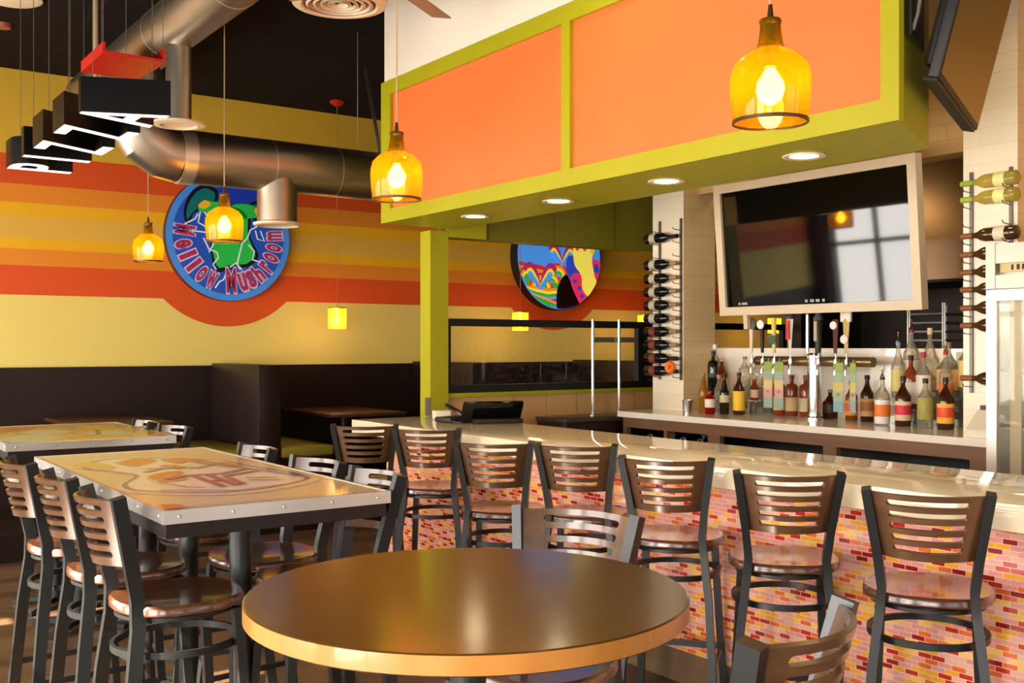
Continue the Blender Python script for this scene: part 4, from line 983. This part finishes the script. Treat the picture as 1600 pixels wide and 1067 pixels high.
# ================================================================== DRAFT TOWER
t = thing('draft_tower', 'stainless draft beer tower with a cross pipe and row of tap handles', 'beer tap', (5.66, 4.51, Zc))
MB().add(lathe([(0, 0), (.06, 0), (.06, .012), (.045, .02), (.045, .40), (.05, .405), (.05, .425), (.03, .44), (0, .44)], 32)).build('column', 'chrome', t, 40)
MB().add(cyl((0, -.46, .385), (0, .50, .385), .032, 24)).build('cross_pipe', plain('dull brass pipe', (150, 122, 84), .3, .8), t, 40)
MB().add(cyl((-.012, .045, .44), (-.012, .045, .70), .013, 16)).build('spare_pipe', 'chrome', t, 40)
def tap(y_, parts, name='tap', zt=.0):
    o = MB().add(tube([(-.03, 0, .385), (-.075, 0, .38), (-.085, 0, .36), (-.085, 0, .30)], .009, 10, ref=(0, 1, 0))).add(cyl((-.07, 0, .385), (-.075, 0, .44), .007, 10)).add(lathe([(0, .36), (.013, .36), (.015, .375), (.013, .40), (0, .40)], 12, -.075, 0, 0)).build('tap', 'chrome', t, 40)
    o.location = (0, y_, 0)
    for nm, vf, m in parts:
        MB().add(vf, 0, Matrix.Translation((-.078, 0, 0))).build(nm, m, o, 45)
def stick(z0, z1, r0, r1, n=14): return lathe([(0, z0), (r0, z0), (r0 * 1.05, z0 + .01), (r1, z1 - .012), (r1 * .7, z1), (0, z1)], n)
def badge(z_, r, th=.008): return sweep([(-.016, 0, z_), (-.016 - th, 0, z_)], circ(r, 24), (0, 1, 0))
tap(4.986 - 4.51, [('handle', stick(.44, .62, .010, .016), pm((226, 210, 180))), ('knob', lathe([(0, .60), (.02, .605), (.034, .635), (.026, .665), (.01, .685), (0, .69)], 18), pm((150, 140, 122)))])
tap(4.888 - 4.51, [('handle', stick(.44, .61, .010, .014), pm((18, 18, 18))), ('badge', badge(.635, .03), pm((236, 230, 220)))])
tap(4.786 - 4.51, [('handle', stick(.44, .68, .011, .018), pm((226, 196, 110))), ('badge', badge(.53, .032), pm((60, 92, 70)))])
tap(4.649 - 4.51, [('handle', stick(.44, .70, .010, .03, 4), pm((232, 216, 196))), ('stripe', box(-.026, -.014, .53, -.018, .014, .66), pm((196, 44, 30))), ('cap', lathe([(0, .665), (.034, .668), (.036, .685), (.026, .70), (.026, .72), (0, .725)], 18), pm((70, 58, 48)))])
tap(4.417 - 4.51, [('handle', stick(.44, .68, .018, .03, 16), pm((36, 40, 30))), ('stripe', box(-.03, -.012, .52, -.024, .012, .65), pm((170, 160, 120))), ('cap', lathe([(0, .655), (.034, .658), (.03, .675), (.018, .69), (.018, .71), (0, .712)], 16), pm((88, 84, 76)))])
tap(4.281 - 4.51, [('handle', stick(.44, .66, .013, .024, 4), pm((96, 40, 32))), ('badge', badge(.62, .026), pm((226, 220, 206)))])
tap(4.198 - 4.51, [('handle', stick(.44, .66, .012, .026, 4), pm((214, 184, 110))), ('crest', rbox(-.012, -.04, .64, .012, .04, .72, .008), pm((230, 222, 206))), ('badge', badge(.53, .028), pm((232, 214, 200)))])
# paper tags hanging from the taps
TG = [(4.83, 'colourful paper tag hanging from the taps, leftmost of four'), (4.735, 'colourful paper tag hanging from the taps, second from the left'), (4.25, 'green and blue paper tag hanging right of the draft column'), (4.14, 'narrow green and yellow paper tag hanging at the far right tap')]
for i, (y_, lb) in enumerate(TG):
    t2 = thing('paper_tag', lb, 'tag', (5.572, y_, 1.145), 0, 'paper tags hung on the beer taps')
    w = .038 if i != 3 else .022
    mb = MB(); cs = [(142, 160, 142), (196, 150, 136), (206, 176, 120), (146, 164, 140), (140, 160, 70)]
    if i > 1: cs = [(132, 160, 164), (150, 170, 140), (196, 182, 96), (146, 170, 138), (142, 164, 72)]
    zz = [0, .07, .13, .19, .25, .315]
    for k in range(5): mb.add(box(-.0015, -w, zz[k], .0015, w * (.9 if k == 4 else 1), zz[k + 1]), k)
    mb.build('card', [pm(c) for c in cs], t2, 0)
    mb = MB().add(lathe([(0, .0), (.016, .012), (0, .024)], 12), 0, Matrix.Translation((-.002, 0, .10)) @ Matrix.Scale(.1, 4, (1, 0, 0))); mb.build('printed_figure', pm((200, 90, 90)), t2, 40)
    MB().add(tube([(0, 0, .315), (0.004, 0, .33), (.012, 0, .338)], .0015, 6)).build('loop', pm((220, 210, 190)), t2, 40)

# ================================================================== FRIDGE
fy0, fy1, fx0, fx1 = 2.22, 2.979, 5.10, 5.70
t = thing('glass_door_fridge', 'tall steel fridge with a glass door at the right edge', 'fridge', (5.4, 2.6, 0))
def fl(vf): return ([(p[0] - 5.4, p[1] - 2.6, p[2]) for p in vf[0]], vf[1])
mb = MB()
for q in (box(fx0 + .05, fy0, .002, fx1, fy0 + .03, 1.84), box(fx0 + .05, fy1 - .03, .002, fx1, fy1, 1.84), box(fx1 - .03, fy0 + .03, .002, fx1, fy1 - .03, 1.84), box(fx0 + .05, fy0 + .03, .002, fx1 - .03, fy1 - .03, .25)): mb.add(fl(q))
mb.build('body', 'steel', t, 0)
mb = MB().add(fl(box(fx0, fy1 - .05, 1.8605, fx1, fy1, 2.094))).add(fl(box(fx0 + .004, fy0, 1.99, fx1, fy1 - .0502, 2.09))).add(fl(box(fx0 + .004, fy0, 1.8605, fx1, fy1 - .0502, 1.93))).add(fl(box(fx0 + .05, fy0, 1.9302, fx1, fy1 - .0502, 1.9898)))
mb.build('header', 'fridge_steel', t, 0)
MB().add(fl(box(fx0 + .03, fy0, 1.945, fx0 + .049, fy1 - .06, 1.9895))).build('label_strip', pm((206, 180, 120)), t, 0)
mb = MB()
for k in range(9): mb.add(fl(box(fx0 + .0285, fy1 - .12 - k * .028 - .012 - (k % 3) * .004, 1.955, fx0 + .0295, fy1 - .12 - k * .028, 1.982)))
mb.build('print', 'black', t, 0)
mb = MB()
for q in (box(fx0, fy1 - .058, .26, fx0 + .04, fy1 - .003, 1.855), box(fx0, fy0 + .003, .26, fx0 + .04, fy0 + .058, 1.855), box(fx0, fy0 + .058, 1.80, fx0 + .04, fy1 - .058, 1.855), box(fx0, fy0 + .058, .26, fx0 + .04, fy1 - .058, .31)): mb.add(fl(q))
d = mb.build('door', 'alu', t, 0)
MB().add(fl(box(fx0 + .015, fy0 + .058, .31, fx0 + .021, fy1 - .058, 1.80))).build('door_glass', 'glass', d, 0)
for z_ in (.55, .85, 1.15, 1.45): MB().add(fl(box(fx0 + .08, fy0 + .032, z_ - .012, fx1 - .04, fy1 - .032, z_))).build('shelf', 'white_plastic', t, 0)
MB().add(fl(box(fx0 + .07, fy1 - .15, .26, fx0 + .079, fy1 - .09, 1.8))).build('shelf_post', 'cream_frame', t, 0)
MB().add(fl(box(fx0 + .055, fy0 + .031, .252, fx1 - .031, fy1 - .031, .26))).build('floor_tray', 'white_plastic', t, 0)
k = 0
pos = ['left', 'second', 'third', 'right']
fw = {.8502: 'second lowest', 1.1502: 'middle', 1.4502: 'top'}
for z_ in (.8502, 1.1502, 1.4502):
    for j in range(4):
        y_ = fy1 - .20 - j * .12; kd = ('limegreen', 'clear', 'green', 'amber')[(j + k) % 4]
        bottle((fx0 + .17, y_, z_ + .0003), .235, .062, kd, ((226, 220, 200), (120, 160, 80), (220, 190, 60), (230, 230, 226))[(j + k + 1) % 4], (90, 90, 60), 'beer bottle inside the fridge, %s of four on the %s shelf' % (pos[j], fw[z_]), .6, 'beer bottles in the glass door fridge', rn=.012)
    k += 1
t = thing('receipt_printer', 'small white receipt printer at the right end of the back counter', 'printer', (5.33, 3.10, Zc))
MB().add(prism([(-.1, 0), (.1, 0), (.1, .14), (.02, .14), (-.1, .04)], -.07, .07), 0, Matrix.Rotation(PI / 2, 4, 'X')).build('body', pm((226, 216, 196)), t, 0)
MB().add(box(.025, -.06, .1405, .09, .06, .165)).build('lid', pm((70, 66, 50)), t, 0)

# ================================================================== ON THE BAR: card terminals
t = thing('tablet_stand', 'black tilted tablet till seen from behind at the far end of the bar', 'till', (3.80, 5.60, 1.0704), math.radians(-20))
MB().add(rbox(-.20, -.015, 0, .20, .015, .17, .012), 0, Matrix.Translation((0, 0.03, .005)) @ Matrix.Rotation(math.radians(38), 4, 'X')).build('tablet', 'black_gloss', t, 40)
MB().add(rbox(-.13, -.10, 0, .19, .08, .03, .008)).build('foot', 'black', t, 40)
t = thing('card_reader', 'black card reader with a tangle of cables left of the tablet till', 'card reader', (3.64, 5.80, 1.0704), math.radians(10))
MB().add(rbox(-.10, -.08, 0, .10, .08, .035, .01)).build('body', 'black', t, 40)
MB().add(rbox(-.025, -.10, -.012, .025, .10, .012, .008), 0, Matrix.Translation((.02, .0, .075)) @ Matrix.Rotation(math.radians(16), 4, 'Y') @ Matrix.Rotation(math.radians(18), 4, 'X')).build('handset', 'black_gloss', t, 40)
MB().add(tube([(-.09, -.075, .012), (-.06, -.11, .006), (.0, -.12, .005), (.05, -.10, .006), (.08, -.06, .02)], .004, 6)).add(tube([(-.02, -.08, .02), (0, -.13, .005), (.06, -.14, .005)], .003, 6)).build('cable', 'grey', t, 40)
t = thing('paper_box', 'small white card box beside the green post', 'box', (3.73, 6.10, 1.0704), math.radians(-15))
MB().add(rbox(-.055, -.04, 0, .055, .04, .055, .002)).build('carton', 'paper', t, 30)
MB().add(box(-.055, -.04, .0552, .055, .04, .0562)).build('flap', 'paper', t, 0)

# ================================================================== KITCHEN
t = thing('exhaust_hood', 'stainless kitchen hood seen right of the big television', 'hood', (7.3, 4.2, 2.06))
MB().add(prism([(-.3, 0), (.6, 0), (.6, 1.5), (.1, 1.5), (-.3, .3)], -2.0, 2.0), 0, Matrix.Rotation(PI / 2, 4, 'X')).build('canopy', plain('hood steel', (150, 120, 90), .35, .9), t, 0)
MB().add(box(-.28, -1.98, -.02, .58, 1.98, -.0005)).build('filter', 'black', t, 0)
t = thing('pan_rack', 'dark kitchen rack with pale upright rods below the television', 'rack', (6.42, 4.18, 0))
for y_ in (-.14, -.125, .125, .14): MB().add(cyl((0, y_, .002), (0, y_, 1.86), .006, 8)).build('upright', 'steel', t, 40)
for z_ in (1.2, 1.45, 1.6, 1.66, 1.72, 1.78): MB().add(box(0, -.13, z_, .45, .13, z_ + .012)).build('shelf', 'grey', t, 0)
for y_ in (-.13, .13): MB().add(cyl((.45, y_, .002), (.45, y_, 1.86), .006, 8)).build('upright', 'steel', t, 40)
t = thing('prep_counter', 'steel kitchen counter behind the half wall', 'counter', (7.3, 4.2, 0))
MB().add(box(-.3, -2, .002, .6, 2, .88)).build('base', 'grey', t, 0)
MB().add(box(-.34, -2.02, .8805, .62, 2.02, .92)).build('worktop', 'steel', t, 0)

# ================================================================== LIGHT
w = bpy.data.worlds.new('World'); bpy.context.scene.world = w; w.use_nodes = True
bg = w.node_tree.nodes['Background']; bg.inputs[0].default_value = (.80, .88, 1.0, 1); bg.inputs[1].default_value = 1.2
def area(name, loc, rot, sx, sy, power, col):
    o = lamp(name, 'AREA', loc, power, col, shape='RECTANGLE', size=sx, size_y=sy); o.rotation_euler = rot; return o
for a, b in WY:     # daylight in the left windows
    area('window_daylight', (XL - .3, (a + b) / 2, 1.47), (PI / 2, 0, -PI / 2), b - a, 2.2, 230, (1, .95, .88))
for a, b in FX:     # daylight in the windows behind the camera
    area('window_daylight', ((a + b) / 2, YF - .3, 1.72), (PI / 2, 0, 0), b - a, 2.7, 35, (1, .94, .86))
for p, e in (((2.75, 3.75, CEIL - .05), 50), ((0.6, 6.6, CEIL - .05), 35), ((4.6, 7.6, CEIL - .05), 25), ((7.2, 7.8, CEIL - .05), 60)):  # first read off the orange panel's glow; others added, unseen, for overall warmth
    o = lamp('unseen_ceiling_spot', 'SPOT', p, e, (1, .80, .52), spot_size=math.radians(130), spot_blend=.8, shadow_soft_size=.12)
for p, e in (((4.75, 3.0, CEIL - .05), 32), ((4.75, 4.8, CEIL - .05), 30)):
    lamp('bar_light', 'SPOT', p, e, (1, .70, .34), spot_size=math.radians(140), spot_blend=.7, shadow_soft_size=.1)
lamp('kitchen_light', 'POINT', (6.45, 5.2, 3.2), 6, (1, .75, .4), shadow_soft_size=.1)

# low sun past unseen blocking walls added outside: it reaches only the table by the windows
o = lamp('sun', 'SUN', (-6, 3.6, 6), 60.0, (1, .90, .74), angle=math.radians(.6))
o.rotation_euler = Vector((math.cos(math.radians(38)), .02, -math.sin(math.radians(38)))).to_track_quat('-Z', 'Y').to_euler()
struct('wall_sun_blocker', MB().add(box(-5.3, -9, 0, -5, 2.25, 9)).add(box(-5.3, 4.95, 0, -5, 6.26, 9)).add(box(-5.3, 6.44, 0, -5, 16, 9)), plain('sun blocker', (120, 96, 84), .8), 'unseen sun blockers added outside the windows')
lamp('fridge_light', 'AREA', (5.32, 2.6, 1.79), 2.5, (1, .97, .85), shape='RECTANGLE', size=.3, size_y=.6)

# ================================================================== CAMERA
cam = bpy.data.cameras.new('Camera'); co = bpy.data.objects.new('Camera', cam); C.objects.link(co)
co.location = (0, 0, 1.57); co.rotation_euler = (PI / 2, 0, -math.radians(35.3044))
cam.sensor_width = 36; cam.lens = 1631 / 1600 * 36; cam.shift_y = 6.5 / 1600; cam.clip_start = .05
sc = bpy.context.scene; sc.camera = co
sc.view_settings.view_transform = 'Standard'; sc.view_settings.look = 'None'; sc.view_settings.gamma = 1
sc.view_settings.use_curve_mapping = False; sc.view_settings.exposure = -0.05
